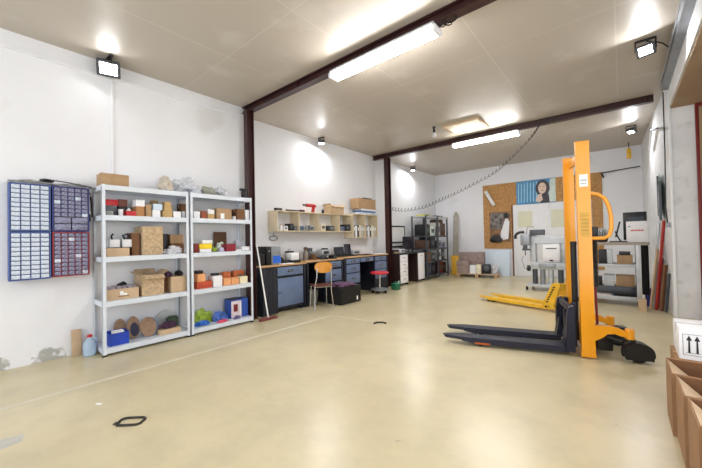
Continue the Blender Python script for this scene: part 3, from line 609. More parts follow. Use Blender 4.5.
b = MB(); b.box(-w_/2+.003, w_*.1, -.1015, -.1002, .004, h*.93, m=0); b.box(-w_*.36, -w_*.12, -.1025, -.1016, h*.35, h*.75, m=1); b.box(w_*.0, w_*.07, -.1025, -.1016, h*.2, h*.8, m=2); b.build('printed_panel', [mat('pinkish_white', (222, 208, 216), .5), dred, white], t)
b = MB(); b.box(-w_/2, w_*.15, -.1, .1, h+.0004, h+.006); b.build('lid', navy, t)
bag('plastic_bag', 'small mauve bag before the printed white box, bottom shelf', 'plastic bag', 234.5, 242, 315, S, .06, mat('mauve_film', (110, 104, 150), .4, var=.3, scale=30), 46, .25, xf=-4.63)
# ================================================================== parts cabinets on the left wall
traym = mat('clear_drawer', (206, 216, 232), .25, var=.12, scale=40)
traydk = mat('smoky_drawer', (138, 138, 168), .3, var=.35, scale=60)
dark_in = mat('cabinet_interior', (30, 36, 70), .6)
frb = mat('blue_drawer_frame', (58, 84, 150), .45); frn = mat('navy_drawer_frame', (44, 50, 120), .45); frr = mat('crimson_drawer_frame', (140, 26, 50), .45)
def parts_cabinet(y0, y1, z0, z1, cols, rows, fm, dm, label, wide=0, d=.15):
    W, Hh = y1-y0, z1-z0
    t = thing('drawer_cabinet', label, 'drawer cabinet', (XL+.004+d/2, (y0+y1)/2, z0), H)
    x = W/2; f = .012
    b = MB(); b.box(-x, x, d/2-.006, d/2, 0, Hh, m=1); b.box(-x, -x+f, -d/2, d/2-.006, 0, Hh, m=0); b.box(x-f, x, -d/2, d/2-.006, 0, Hh); b.box(-x+f, x-f, -d/2, d/2-.006, 0, f); b.box(-x+f, x-f, -d/2, d/2-.006, Hh-f, Hh)
    cw = (W-2*f)/cols; rh = (Hh-2*f)/(rows+wide*1.6)
    zb = f+wide*1.6*rh
    for c_ in range(1, cols): b.box(-x+f+c_*cw-.003, -x+f+c_*cw+.003, -d/2+.002, d/2-.006, zb, Hh-f, m=0)
    for r_ in range(1, rows): b.box(-x+f, x-f, -d/2+.004, d/2-.006, zb+r_*rh-.002, zb+r_*rh+.002)
    b.build('frame', [fm, dark_in], t)
    def drawer(cx, cz, ww, hh, k):
        b = MB(); b.box(-ww/2, ww/2, -.004, .0, 0, hh, bev=.001); b.box(-ww*.25, ww*.25, -.012, -.004, hh*.12, hh*.3, bev=.001); b.box(-ww/2+.001, ww/2-.001, 0, .09, 0, hh*.7)
        return b.build('drawer', dm, t, loc=(cx, -d/2+.003+(.004 if k % 7 == 3 else 0), cz))
    proto = None; k = 0
    for c_ in range(cols):
        for r_ in range(rows):
            if proto is None: proto = o = drawer(0, 0, cw-.010, rh-.008, 0)
            else: o = proto.copy(); C.objects.link(o)
            o.location = (-x+f+(c_+.5)*cw, -d/2+.002-(.006 if (c_*5+r_*3) % 11 == 4 else 0), zb+r_*rh+.004)
            if dm is traydk and (c_*7+r_*5) % 13 == 2:
                o.data = o.data.copy(); o.data.materials[0] = traym
    if wide:
        rw = wide*1.6*rh
        for r_ in range(wide):
            for c_ in range(2): drawer(-x+f+(c_+.5)*(W-2*f)/2, f+r_*rw/wide+.004, (W-2*f)/2-.01, rw/wide-.008, 1)
parts_cabinet(.305, .628, 1.455, 1.965, 4, 10, frb, traym, 'upper left drawer cabinet of the four, blue frame with clear drawers')
parts_cabinet(.305, .628, .935, 1.448, 4, 10, frb, traym, 'lower left drawer cabinet of the four, blue frame with clear drawers')
parts_cabinet(.64, .967, 1.455, 1.965, 5, 7, frn, traydk, 'upper right drawer cabinet of the four, navy frame with smoky drawers', wide=2)
parts_cabinet(.64, .967, .945, 1.448, 5, 10, frr, traydk, 'crimson framed drawer cabinet at the lower right of the four')
b = MB(); b.blob((0, 0, 0), .17, .055, .03, .25, 2.5, 50, sub=4); tag(b.build('plastic_bag', mat('grey_film', (170, 170, 172), .3, alpha=.8), loc=(-4.93, .50, 1.967), rotz=H), 'grey plastic wrap lying on the upper left drawer cabinet', 'plastic bag')
b = MB(); b.blob((0, 0, 0), .055, .05, .022, .2, 2, 51, sub=3); tag(b.build('cable_bundle', black, loc=(-4.86, .60, 2.0), rotz=H), 'small black lump lying over the joint of the drawer cabinets', 'cables')
t = thing('wire_tray', 'dark wire and film hanging over the navy drawer cabinet', 'wire', (-4.92, .85, 1.968), H)
b = MB(); b.tube([(-.2, -.04, .06), (-.05, -.05, .045), (.1, -.06, .02), (.19, -.07, -.002)], .006, 6); b.tube([(-.18, .02, .02), (.15, .02, .012)], .008, 6); b.build('rod', dgrey, t)
b = MB(); b.blob((0, 0, .0), .15, .05, .028, .3, 2.5, 53, sub=3); b.build('film', mat('grey_film', (170, 170, 172), .3, alpha=.8), t)
y = at(97, 200, x=-4.95).y
t = thing('charging_wire', 'dark and pale cords hanging between the drawer cabinets and the shelving', 'cord', (XL+.03, .995, 1.93), 0)
b = MB(); b.tube([(0, 0, 0), (.01, -.01, -.15), (0, .0, -.35)], .012, 6); b.tube([(.02, .01, -.05), (.03, .02, -.3)], .009, 6); b.build('cord', black, t)
b = MB(); b.tube([(.02, -.012, -.02), (.03, -.012, -.22), (.03, .0, -.26)], .010, 6); b.build('pale_cord', paper, t)
# things on the floor by the first unit
t = thing('wooden_board', 'bare wooden board leaning on the left wall by the jug', 'board', (XL+.06, .86, 0), H)
t.rotation_euler.x = 0
b = MB(); b.box(-.045, .045, -.01, .012, 0, .30, bev=.002); bmesh.ops.transform(b.bm, matrix=Matrix.Rotation(-.12, 4, 'X'), verts=b.bm.verts); b.build('plank', card_l, t)
t = thing('plastic_jug', 'pale blue plastic jug with red cap on the floor by the shelving', 'jug', (-4.83, .955, 0), H)
b = MB(); b.lathe([(.052, 0), (.062, .01), (.064, .13), (.05, .17), (.022, .2), (.022, .215)], seg=24); b.build('body', mat('pale_blue_plastic', (176, 198, 220), .25, alpha=.9), t)
b = MB(); b.lathe([(.026, .2155), (.026, .24), (.02, .243)], seg=18); b.build('cap', red, t)
b = MB(); b.tube([(.03, 0, .19), (.06, 0, .2), (.066, 0, .15), (.062, 0, .12)], .009, 8); b.build('handle', mat('pale_blue_plastic', (176, 198, 220), .25), t)
# ================================================================== mop and workbenches along the left wall
t = thing('floor_squeegee', 'floor squeegee with pale stick and red-brown head by the column', 'squeegee', (-4.50, 3.22, 0), 0)
b = MB(); b.box(-.03, .03, -.17, .17, .0, .045, bev=.012); b.build('head', mat('red_brown_rubber', (112, 50, 50), .6), t)
b = MB(); b.tube([(0, 0, .045), (-.20, -.07, 1.27)], .012); b.build('stick', paper, t)
def workbench(y0, y1, z, peds, knees, label):
    W = (y1-y0)/2; ym = (y0+y1)/2; t = thing('workbench', label, 'workbench', (-5.03, ym, 0), H); f = -.305
    X_ = lambda y: y-ym
    b = MB(); b.box(-W, W, f-.012, .31, z-.028, z, bev=.004); b.build('worktop', wood, t)
    b = MB()
    b.box(-W+.01, -W+.05, f+.01, .29, 0, z-.03, bev=.003); b.box(W-.05, W-.01, f+.01, .29, 0, z-.03, bev=.003); b.box(-W+.05, W-.05, .27, .29, .12, z-.03)
    b.box(-W+.05, W-.05, f+.02, f+.05, z-.05, z-.03); b.build('frame', cabdark, t)
    for (ya, yb, fr) in peds:
        a, c = X_(ya), X_(yb)
        b = MB(); b.box(a, c, f+.012, .26, .06, z-.051); b.box(a, a+.03, f+.03, .2, 0, .06); b.box(c-.03, c, f+.03, .2, 0, .06); b.build('pedestal', cabdark, t)
        for (z0, z1, kind) in fr:
            b = MB(); b.box(a+.012, c-.012, f-.006, f+.011, z0, z1, bev=.003); o = b.build('drawer' if kind == 'd' else 'door', cabblue, t)
            b = MB(); mx = (a+c)/2
            if kind == 'd':
                b.box(mx-.07, mx+.07, f-.008, f-.0055, (z0+z1)/2-.018, (z0+z1)/2+.02, m=1); b.tube([(mx-.055, f-.008, (z0+z1)/2+.01), (mx-.05, f-.028, (z0+z1)/2), (mx+.05, f-.028, (z0+z1)/2), (mx+.055, f-.008, (z0+z1)/2+.01)], .007, m=0)
            else: b.cyl((a+.05, f-.02, (z0+z1)/2), (a+.05, f-.005, (z0+z1)/2), .012, m=1)
            b.build('handle', [chrome, black], o)
    for (ya, yb, z0, z1) in knees:
        a, c = X_(ya), X_(yb); b = MB(); b.box(a+.01, c-.01, f-.006, .2, z0, z1, bev=.003); o = b.build('drawer', cabblue, t)
        b = MB(); mx = (a+c)/2; b.box(mx-.07, mx+.07, f-.008, f-.0055, z0+.02, z1-.02, m=1); b.tube([(mx-.05, f-.008, (z0+z1)/2+.01), (mx-.045, f-.026, (z0+z1)/2), (mx+.045, f-.026, (z0+z1)/2), (mx+.05, f-.008, (z0+z1)/2+.01)], .007, m=0); b.build('handle', [chrome, black], o)
    return t
WT = .865
workbench(3.25, 4.28, WT, [(3.58, 4.20, [(.665, .815, 'd'), (.11, .62, 'p')])], [], 'workbench nearest the column, with one drawer above a blue-grey door')
workbench(4.30, 5.38, .885, [(4.80, 5.31, [(.71, .83, 'd'), (.42, .66, 'd'), (.13, .39, 'd')])], [], 'middle workbench behind the wooden chair')
workbench(5.40, 7.15, .90, [(5.46, 5.96, [(.745, .85, 'd'), (.54, .72, 'd'), (.30, .52, 'd')]), (6.55, 7.07, [(.745, .85, 'd'), (.54, .72, 'd'), (.30, .52, 'd')])], [(6.0, 6.5, .755, .85)], 'far workbench with two pedestals and a knee drawer above the red stool')
# black folded screens stored in front of the open black bay
t = thing('folded_tarpaulin', 'black tarpaulin hanging over the near bay of the first workbench', 'tarpaulin', (-4.705, 3.41, 0), H)
b = MB(); n = 26; pl = [(-.15+.30*k/n, .010*math.sin(k*1.5)) for k in range(n+1)]
b.prism([(x, y-.008) for x, y in pl]+[(x, y+.0) for x, y in pl[::-1]], .03, .83, 'xy'); b.build('sheet', mat('black_tarpaulin', (30, 32, 44), .55, var=.2), t)
def small(name, cat, label, y, z, m, w_=.08, d=.1, h_=.08, x=-5.15, kind='box'):
    t = thing(name, label, cat, (x, y, z), H)
    if kind == 'box':
        b = MB(); b.box(-w_/2, w_/2, -d/2, d/2, 0, h_, bev=.006); b.build('body', m, t)
        b = MB(); b.box(-w_*.3, w_*.3, -d/2-.002, -d/2-.0002, h_*.3, h_*.7); b.build('front_panel', dgrey if m is not dgrey else grey, t)
    elif kind == 'bottle':
        b = MB(); b.lathe([(w_*.45, 0), (w_*.5, .01), (w_*.5, h_*.6), (w_*.2, h_*.78), (w_*.2, h_*.88)], seg=14); b.build('body', m, t)
        b = MB(); b.lathe([(w_*.25, h_*.8805), (w_*.25, h_)], seg=12); b.build('cap', red if m is white else white, t)
    return t
# things on the first bench
X0 = -5.0
def put(y, z, x=X0): return (x, y, z+.0008)
t = thing('computer_tower', 'grey and black computer tower with a blue sticker, first workbench', 'computer', put(3.60, WT, -5.02), H)
b = MB(); b.box(-.16, -.06, -.2, .2, 0, .33, bev=.006); b.build('front_panel', black, t)
b = MB(); b.box(-.059, .15, -.2, .2, 0, .33, bev=.006); b.build('case', grey, t)
b = MB(); b.box(-.03, .14, -.2025, -.2002, .03, .16); b.build('sticker', mat('bright_blue_sticker', (44, 104, 214), .4), t)
b = MB(); b.cyl((-.11, -.205, .25), (-.11, -.2, .25), .015); b.build('power_button', grey, t)
b = MB(); b.box(-.05, .04, -.07, .07, 0, .2, bev=.008); o = b.build('speaker_box', black, loc=put(3.365, WT, -4.90), rotz=H); tag(o, 'small black speaker at the near end of the first workbench', 'speaker')
t = thing('desk_phone', 'black desk telephone on the first workbench', 'telephone', put(3.88, WT, -4.93), H)
b = MB(); b.prism([(-.1, 0), (.1, 0), (.1, .08), (-.1, .03)], -.08, .08, 'yz'); b.build('base', black, t)
b = MB(); b.tube([(-.065, -.08, .08), (-.065, 0, .115), (-.065, .08, .10)], [.025, .016, .025]); b.build('handset', black, t)
b = MB(); b.box(-.02, .06, -.05, .02, .06, .068); b.build('keypad', grey, t)
t = thing('label_printer', 'white printer on a black base on the first workbench', 'printer', put(4.13, WT, -4.95), H)
b = MB(); b.box(-.13, .10, -.12, .12, 0, .05, bev=.006); b.build('base', black, t)
b = MB(); b.box(-.10, .09, -.10, .10, .051, .19, bev=.015); b.build('body', white, t)
t = thing('power_supply', 'black tall apparatus at the far end of the first workbench', 'device', put(4.25-.03, WT, -5.15), H)
b = MB(); b.box(-.05, .05, -.08, .08, 0, .22, bev=.006); b.build('body', black, t)
b = MB(); b.tube([(0, -.04, .22), (0, -.04, .26), (0, .04, .26), (0, .04, .22)], .006); b.build('handle', chrome, t)
b = MB(); b.box(-.14, .14, -.07, .07, 0, .012); tag(b.build('paper_stack', paper, loc=put(3.84, WT, -4.79), rotz=H), 'loose papers at the front of the first workbench', 'paper')
# things on the middle bench
Z2 = .885
t = thing('glue_bottle', 'grey bottle with brown cap on the middle workbench', 'bottle', put(4.50, Z2, -4.98), 0)
b = MB(); b.lathe([(.05, 0), (.055, .02), (.055, .15), (.03, .19), (.025, .21)], seg=18); b.build('body', mat('taupe_plastic', (130, 120, 110), .4), t)
b = MB(); b.lathe([(.04, .211), (.045, .25), (.03, .27)], seg=16); b.build('cap', mat('brown_cap', (90, 70, 58), .5), t)
t = thing('bench_vice', 'brown and steel bench vice on the middle workbench', 'vice', put(4.68, Z2, -4.95), H)
b = MB(); b.box(-.06, .06, -.1, .06, 0, .03, bev=.005); b.box(-.035, .035, -.07, .05, .03, .12, bev=.008); b.build('base', card_d, t)
b = MB(); b.box(-.07, .07, -.02, .0, .1205, .17, bev=.003); b.box(-.07, .07, .02, .04, .1205, .17, bev=.003); b.build('jaw', grey, t)
b = MB(); b.cyl((0, -.16, .08), (0, -.07, .08), .012); b.cyl((-.07, -.15, .08), (.07, -.15, .08), .006); b.build('screw', chrome, t)
t = thing('soldering_station', 'dark soldering station with coiled leads on the middle workbench', 'device', put(4.92, Z2, -4.90), H)
b = MB(); b.box(-.12, .08, -.09, .09, 0, .1, bev=.01); b.build('body', dgrey, t)
b = MB(); b.tube([(-.1+.01*k, -.12+.012*math.sin(k*1.6), .02+.014*math.cos(k*1.6)) for k in range(22)], .005, 5); b.build('lead', black, t)
b = MB(); b.cyl((.04, -.1, .06), (.04, -.089, .06), .015); b.build('dial', paper, t)
t = thing('instrument_box', 'pale meter with a dark screen on the middle workbench', 'device', put(5.14, Z2, -5.12), H)
b = MB(); b.box(-.12, .12, -.1, .1, 0, .19, bev=.008); b.build('body', lgrey, t)
b = MB(); b.box(-.08, .08, -.104, -.1005, .10, .16); b.build('screen', black, t)
b = MB(); [b.cyl((-.07+.045*k, -.112, .05), (-.07+.045*k, -.1005, .05), .012, 10) for k in range(4)]; b.build('knob_row', black, t)
b = MB(); b.blob((0, 0, 0), .08, .08, .045, .3, 2.5, 60); tag(b.build('cable_bundle', black, loc=put(5.27, Z2, -4.98), rotz=H), 'black heap of leads at the far end of the middle workbench', 'cables')
def laptop(y, z, x, label, scr=.22, open_=1.75, w_=.17, rz=0):
    t = thing('laptop', label, 'laptop', put(y, z, x), H+rz)
    b = MB(); b.box(-w_, w_, -.12, .12, 0, .02, bev=.004); b.build('base', black, t)
    b = MB(); b.box(-w_, w_, 0, scr, -.006, .006, bev=.003, m=0); b.box(-w_+.015, w_-.015, .015, scr-.015, .0065, .008, m=1)
    bmesh.ops.transform(b.bm, matrix=Matrix.Translation((0, .115, .022))@Matrix.Rotation(open_-.3, 4, 'X'), verts=b.bm.verts); b.build('screen', [black, mat('dark_screen', (44, 48, 58), .12)], t)
laptop(5.66, .90, -4.98, 'open black laptop at the near end of the far workbench', .2)
laptop(6.05, .90, -5.02, 'open black laptop in the middle of the far workbench', .26, rz=.25)
t = thing('computer_keyboard', 'black keyboard lying on the far workbench', 'keyboard', put(6.42, .90, -4.88), H)
b = MB(); b.box(-.2, .2, -.07, .07, 0, .016, bev=.004); b.build('body', black, t)
b = MB(); [b.box(-.185+.0375*i, -.155+.0375*i, -.055+.03*j, -.032+.03*j, .0165, .02) for i in range(10) for j in range(4)]; b.build('keys', dgrey, t)
b = MB(); b.lathe([(.025, 0), (.03, .08), (.03, .085)], seg=16); tag(b.build('drinking_cup', white, loc=put(6.72, .90, -4.95)), 'small white cup on the far workbench', 'cup')
b = MB(); b.box(-.2, .2, -.13, .1, 0, .015); tag(b.build('paper_stack', paper, loc=put(6.92, .90, -4.88), rotz=H), 'pile of papers at the far end of the far workbench', 'paper')
for y, w_, h_, x, m_, lab, z_b, nm in [
    (3.82, .08, .12, -5.22, black, 'small black box behind the telephone on the first workbench', WT, 'power_adapter'),
    (4.00, .08, .16, -5.2, cream, 'cream jar standing between telephone and printer', WT, 'jar'),
    (4.40, .09, .14, -5.15, dgrey, 'dark grey box behind the bottle on the middle workbench', .885, 'storage_box'),
    (4.80, .12, .24, -5.22, dgrey, 'tall dark grey device at the back of the middle workbench', .885, 'device'),
    (5.12, .12, .08, -4.80, black, 'flat black device at the front of the middle workbench', .885, 'device'),
    (5.30, .10, .22, -5.22, black, 'tall black device at the back of the middle workbench', .885, 'device'),
    (5.86, .12, .09, -5.22, dgrey, 'dark box behind the laptops on the far workbench', .90, 'device'),
    (6.36, .3, .12, -5.2, lgrey, 'light grey flat device behind the keyboard', .90, 'device')]:
    small(nm, nm.replace('_', ' '), lab, y, z_b+.0008, m_, w_, .12, h_, x)
# under the benches
b = MB(); b.lathe([(.10, 0), (.13, .27), (.135, .28), (.125, .28), (.097, .01)], seg=24); tag(b.build('waste_bin', mat('grey_brown_bin', (128, 122, 112), .6), loc=(-4.82, 4.50, 0)), 'grey-brown waste bin under the middle workbench', 'bin')
t = thing('storage_box', 'ribbed black box on the floor behind the wooden chair', 'box', (-4.45, 5.06, 0), H)
b = MB(); b.box(-.31, .31, -.2, .2, 0, .34, bev=.012)
for k in range(12): b.box(-.29+k*.05, -.27+k*.05, -.206, -.2, .02, .32)
b.build('body', black, t)
b = MB(); b.box(.16, .2, -.2085, -.2062, .05, .13); b.build('label', paper, t)
b = MB(); b.blob((0, 0, 0), .28, .19, .045, .22, 2.3, 70, sub=4); tag(b.build('cloth_bundle', mat('mauve_cloth', (112, 78, 108), .85, var=.25, scale=12), loc=(-4.45, 5.06, .342), rotz=H), 'mauve cloth lying on the ribbed black box', 'cloth')
# wooden chair
t = thing('wooden_chair', 'plywood chair with thin chrome legs standing by the middle workbench', 'chair', (-4.46, 4.40, 0), -H-.50)
def sheet(w_, d, z, th, curve, b):
    n = 10; top = []
    for i in range(n+1):
        x = -w_/2+w_*i/n; top.append((x, z+curve*(2*x/w_)**2))
    b.prism(top+[(x, zz-th) for x, zz in top[::-1]], -d/2, d/2, 'xz')
b = MB(); sheet(.40, .38, .44, .014, .012, b); b.build('seat', seatbr, t)
b = MB(); n = 14; out = []
for i in range(n+1):
    x = -.17+.34*i/n; out.append((x, .20-.06*(1-(x/.17)**2)*-1))
prof = [(x, y) for x, y in out]
hgt = lambda x: (max(0, 1-(abs(x)/.172)**3.2))**.45
V = []; 
for (x, y) in prof: V += [(x, y, (.79-.10*hgt(x))), (x, y, (.79+.10*hgt(x))), (x, y+.012, (.79+.10*hgt(x))), (x, y+.012, (.79-.10*hgt(x)))]
Fc = [(4*i+k, 4*i+(k+1) % 4, 4*i+4+(k+1) % 4, 4*i+4+k) for i in range(n) for k in range(4)]+[(0, 3, 2, 1), (4*n, 4*n+1, 4*n+2, 4*n+3)]
b._new(V, Fc); b.build('backrest', woodo, t)
for s in (-1, 1):
    b = MB(); b.tube([(s*.17, -.19, .013), (s*.155, -.13, .415)], .011); b.build('leg', chrome, t)
    b = MB(); b.tube([(s*.18, .22, .013), (s*.16, .16, .36), (s*.155, .17, .45), (s*.14, .245, .62), (s*.13, .24, .78)], .011); b.build('leg', chrome, t)
b = MB(); b.tube([(-.155, -.13, .415), (.155, -.13, .415)], .009); b.tube([(-.16, .15, .415), (.16, .15, .415)], .009); b.tube([(-.155, -.13, .415), (-.16, .15, .415)], .009); b.tube([(.155, -.13, .415), (.16, .15, .415)], .009); b.build('seat_frame', chrome, t)
# stool
t = thing('swivel_stool', 'round red-topped stool on a castor base at the far workbench', 'stool', (-4.50, 6.42, 0), 0)
b = MB(); b.lathe([(.19, .45), (.22, .46), (.225, .485), (.20, .505), (.01, .51)], seg=28); b.build('seat', mat('red_leatherette', (206, 44, 60), .45), t)
b = MB(); b.cyl((0, 0, .1), (0, 0, .4499), .022); b.build('column', chrome, t)
b = MB(); b.lathe([(.20, .07), (.21, .08), (.21, .098), (.03, .1)], seg=28); b.build('base', grey, t)
for k in range(5):
    a = 2*PI*k/5; b = MB(); c, s = math.cos(a)*.17, math.sin(a)*.17; b.cyl((c-.015, s, .03), (c+.015, s, .03), .03, 14); b.cyl((c, s, .04), (c, s, .07), .008, 8); b.build('castor', black, t)
# watering can
t = thing('watering_can', 'green plastic can with a white spout cap on the floor', 'can', (-4.42, 7.02, 0), H)
b = MB(); b.box(-.11, .09, -.09, .09, 0, .17, bev=.03); b.build('body', green, t)
b = MB(); b.tube([(-.06, 0, .17), (-.05, 0, .2), (.04, 0, .2), (.05, 0, .17)], .012); b.build('handle', green, t)
b = MB(); b.cyl((.07, -.03, .165), (.08, -.04, .215), .016, 12); b.build('cap', white, t)
# open wall cupboard and its contents
def cubby(y0, y1, z0, z1, divs, label, d=.295):
    ym = (y0+y1)/2; W = (y1-y0)/2; t = thing('wall_cupboard', label, 'wall cupboard', (XF+.003+d/2, ym, z0), H); h_ = z1-z0; th = .018
    b = MB(); b.box(-W, W, -d/2, d/2, 0, th); b.box(-W, W, -d/2, d/2, h_-th, h_); b.box(-W, -W+th, -d/2, d/2, th, h_-th); b.box(W-th, W, -d/2, d/2, th, h_-th); b.build('carcass', woodl, t)
    b = MB(); b.box(-W+th, W-th, d/2-.006, d/2, th, h_-th); b.build('back_panel', white, t)
    for y in divs:
        b = MB(); b.box(y-ym-th/2, y-ym+th/2, -d/2+.004, d/2-.007, th+.0003, h_-th-.0003); b.build('divider', woodl, t)
    return t
cubby(3.86, 6.11, 1.475, 1.885, [4.42, 4.98, 5.66], 'long open pale-wood wall cupboard with four bays above the benches')
cubby(6.14, 7.18, 1.33, 1.93, [6.66], 'taller open wall cupboard beside the long one, holding binders')
zc = 1.4945
small('spray_bottle', 'bottle', 'white bottle with red cap in the first bay of the wall cupboard', 3.99, zc, white, .07, .07, .13, -5.12, 'bottle')
small('storage_box', 'box', 'white box in the first bay of the wall cupboard', 4.10, zc, white, .09, .12, .09)
small('power_drill_case', 'case', 'black case in the first bay of the wall cupboard', 4.22, zc, black, .11, .16, .14)
small('storage_box', 'box', 'dark box against the divider in the first bay of the wall cupboard', 4.34, zc, dgrey, .08, .12, .09)
small('storage_box', 'box', 'blue-grey box in the second bay of the wall cupboard', 4.52, zc, cabblue, .1, .12, .1)
small('spray_bottle', 'bottle', 'grey bottle in the middle of the second cupboard bay', 4.66, zc, grey, .06, .06, .15, -5.12, 'bottle')
small('storage_box', 'box', 'grey box at the back of the second cupboard bay', 4.82, zc, grey, .12, .12, .12, -5.18)
small('storage_box', 'box', 'cream box in the third bay of the wall cupboard', 5.12, zc, cream, .14, .16, .16)
small('storage_box', 'box', 'grey metal box in the third bay of the wall cupboard', 5.40, zc, dgrey, .16, .16, .12)
small('storage_box', 'box', 'dark box in the last bay of the long wall cupboard', 5.95, zc, black, .18, .18, .16)
small('storage_box', 'box', 'low blue box in the last bay of the long wall cupboard', 5.76, zc, cabblue, .13, .18, .1)
bcol = [grey, white, dgrey, cream, lgrey, mat('beige_binder', (190, 176, 150), .5)]
bl = ['grey binder, first from the left in the taller cupboard', 'white binder, second from the left in the taller cupboard', 'dark grey binder, third from the left in the taller cupboard', 'cream binder, fourth from the left in the taller cupboard', 'light grey binder, fifth from the left in the taller cupboard', 'beige binder, last in the first bay of the taller cupboard',
      'grey binder, first in the right bay of the taller cupboard', 'white binder in the right bay of the taller cupboard', 'dark binder in the right bay of the taller cupboard', 'cream binder in the right bay of the taller cupboard', 'light grey binder in the right bay of the taller cupboard', 'beige binder at the right end of the taller cupboard']
for k in range(12):
    y = (6.20+.078*k) if k < 6 else (6.72+.073*(k-6)); t = thing('ring_binder', bl[k], 'binder', (-5.19, y, 1.3495), H, 'binders in the taller wall cupboard')
    b = MB(); b.box(-.03, .03, -.12, .12, 0, .30-.02*(k % 3 == 1), bev=.003); b.build('cover', bcol[k % 6], t)
    b = MB(); b.box(-.018, .018, -.1225, -.1203, .16, .24); b.build('spine_label', paper, t)
zt = 1.8855
small('glue_tin', 'tin', 'small black tin at the near end on top of the wall cupboard', 3.95, zt, black, .16, .06, .05, -5.14)
t = thing('hand_saw', 'black flat tool lying on top of the wall cupboard', 'tool', (-5.12, 4.38, zt+.001), H)
b = MB(); b.box(-.25, .1, -.03, .03, 0, .03, bev=.006); b.build('blade_sleeve', black, t); b = MB(); b.box(.101, .22, -.035, .035, 0, .045, bev=.012); b.build('handle', mat('violet_black', (60, 36, 60), .5), t)
t = thing('heat_gun', 'red heat gun lying on top of the wall cupboard', 'heat gun', (-5.12, 4.82, zt+.001), H)
b = MB(); b.cyl((-.16, 0, .15), (.08, 0, .15), .035, 16); b.cyl((.0801, 0, .15), (.13, 0, .14), .03, 16, r1=.02); b.build('barrel', red, t)
b = MB(); b.prism([(.0, 0), (.06, 0), (.09, .117), (.03, .117)], -.02, .02, 'xz'); b.build('handle', red, t)
b = MB(); b.cyl((-.24, 0, .15), (-.1605, 0, .15), .022, 14); b.build('nozzle', dgrey, t)
small('spray_bottle', 'bottle', 'black bottle between the heat gun and the open carton on the wall cupboard', 5.16, zt, black, .06, .06, .11, -5.12, 'bottle')
t = thing('cardboard_box', 'pale open carton with flaps on top of the long wall cupboard', 'box', (-5.16, 5.58, zt+.001), H); box_parts(t, .42, .24, .19, card_l, 'flaps', flaps=.5)
b = MB(); b.box(-.08, .08, -.02, .02, 0, .03, bev=.008); tag(b.build('black_tool', black, loc=(-5.16, 5.58, zt+.007), rotz=H), 'dark tool lying inside the pale open carton on the cupboard', 'tool')
zt2 = 1.9305
z_ = zt2
for k, (m_, lab) in enumerate([(mat('white_blue_pack', (206, 220, 240), .45, var=.2, scale=18), 'white and blue pack at the bottom of the pile on the taller cupboard'), (mat('dark_blue_pack', (80, 110, 160), .45), 'blue pack in the pile under the brown carton'), (white, 'white pack directly under the brown carton on the taller cupboard')]):
    t = thing('cardboard_box', lab, 'box', (-5.19, 6.76+.02*k, z_+.001), H); box_parts(t, .72-.06*k, .24, .045, m_, 'plain'); z_ += .047
t = thing('cardboard_box', 'brown carton topping the pile on the taller wall cupboard', 'box', (-5.19, 6.74, z_+.001), H); box_parts(t, .74, .26, .26, card, 'closed')
b = MB(); b.box(-.2, .15, -.04, .04, 0, .035, bev=.01); tag(b.build('black_tool', black, loc=(-5.16, 6.88, z_+.264), rotz=H), 'black tool lying on the brown carton near the ceiling', 'tool')
t = thing('hanging_cable', 'loop of pale cable hanging on the wall under the cupboard', 'cable', (XF+.02, 3.98, 1.40), 0)
b = MB(); b.tube([(0, .10*math.cos(k*.5), -.05+.045*math.sin(k*.5)) for k in range(26)], .008, 6); b.build('loop', grey, t)
b = MB(); b.tube([(-.017, 0, .05), (.005, 0, .05), (.005, 0, .0)], .004, 6); b.build('hook', black, t)
# white-fronted desk past the column
t = thing('office_desk', 'dark desk with white drawer and cupboard fronts past the second column', 'desk', (-4.96, 8.31, 0), H)
b = MB(); b.box(-.72, .72, -.33, .33, .85, .88, bev=.003); b.build('desktop', cabdark, t)
b = MB(); b.box(-.72, -.70, -.31, .32, 0, .849); b.box(.70, .72, -.31, .32, 0, .849); b.box(-.7, .7, .29, .31, .1, .849); b.box(-.30, -.28, -.30, .28, 0, .849); b.box(.28, .30, -.30, .28, 0, .849); b.build('carcass', mat('dark_brown_board', (50, 34, 30), .5), t)
wf = mat('white_lacquer', (242, 242, 246), .3, var=.01)
for k in range(4):
    b = MB(); b.box(-.695, -.305, -.325, -.308, .06+k*.195, .06+k*.195+.19, bev=.002); o = b.build('drawer', wf, t)
    b = MB(); b.box(-.56, -.44, -.338, -.3255, .17+k*.195, .185+k*.195, bev=.003); b.build('handle', [grey, dred][k == 1], o)
b = MB(); b.box(.305, .695, -.325, -.308, .06, .845, bev=.002); o = b.build('door', wf, t)
b = MB(); b.box(.44, .56, -.338, -.3255, .76, .775, bev=.003); b.build('handle', grey, o)
t = thing('computer_monitor', 'black monitor standing on the white-fronted desk', 'monitor', (-4.98, 8.66, .881), H)
b = MB(); b.box(-.31, .31, -.02, .02, .07, .46, bev=.006); b.build('case', black, t)
b = MB(); b.box(-.29, .29, -.024, -.0205, .09, .44); b.build('screen', mat('dark_screen', (44, 48, 58), .12), t)
b = MB(); b.box(-.1, .1, -.08, .08, 0, .012, bev=.003); b.box(-.03, .03, -.0, .015, .012, .07); b.build('stand', black, t)
t = thing('notice_board', 'white board in a black frame on the wall above the desk', 'board', (XF+.014, 8.66, 1.02), H)
b = MB(); [b.box(*q) for q in [(-.42, .42, -.012, .012, .62, .66), (-.42, .42, -.012, .012, 0, .04), (-.42, -.39, -.012, .012, .04, .62), (.39, .42, -.012, .012, .04, .62)]]; b.build('frame', black, t)
b = MB(); b.box(-.39, .39, .0, .01, .04, .62); b.build('panel', paper, t)
b = MB(); b.box(-.39, .39, -.006, -.001, .12, .17); b.build('tray', dgrey, t)
small('paper_box', 'box', 'white paper box on the white-fronted desk', 8.12, .8815, white, .22, .28, .1, -5.0)
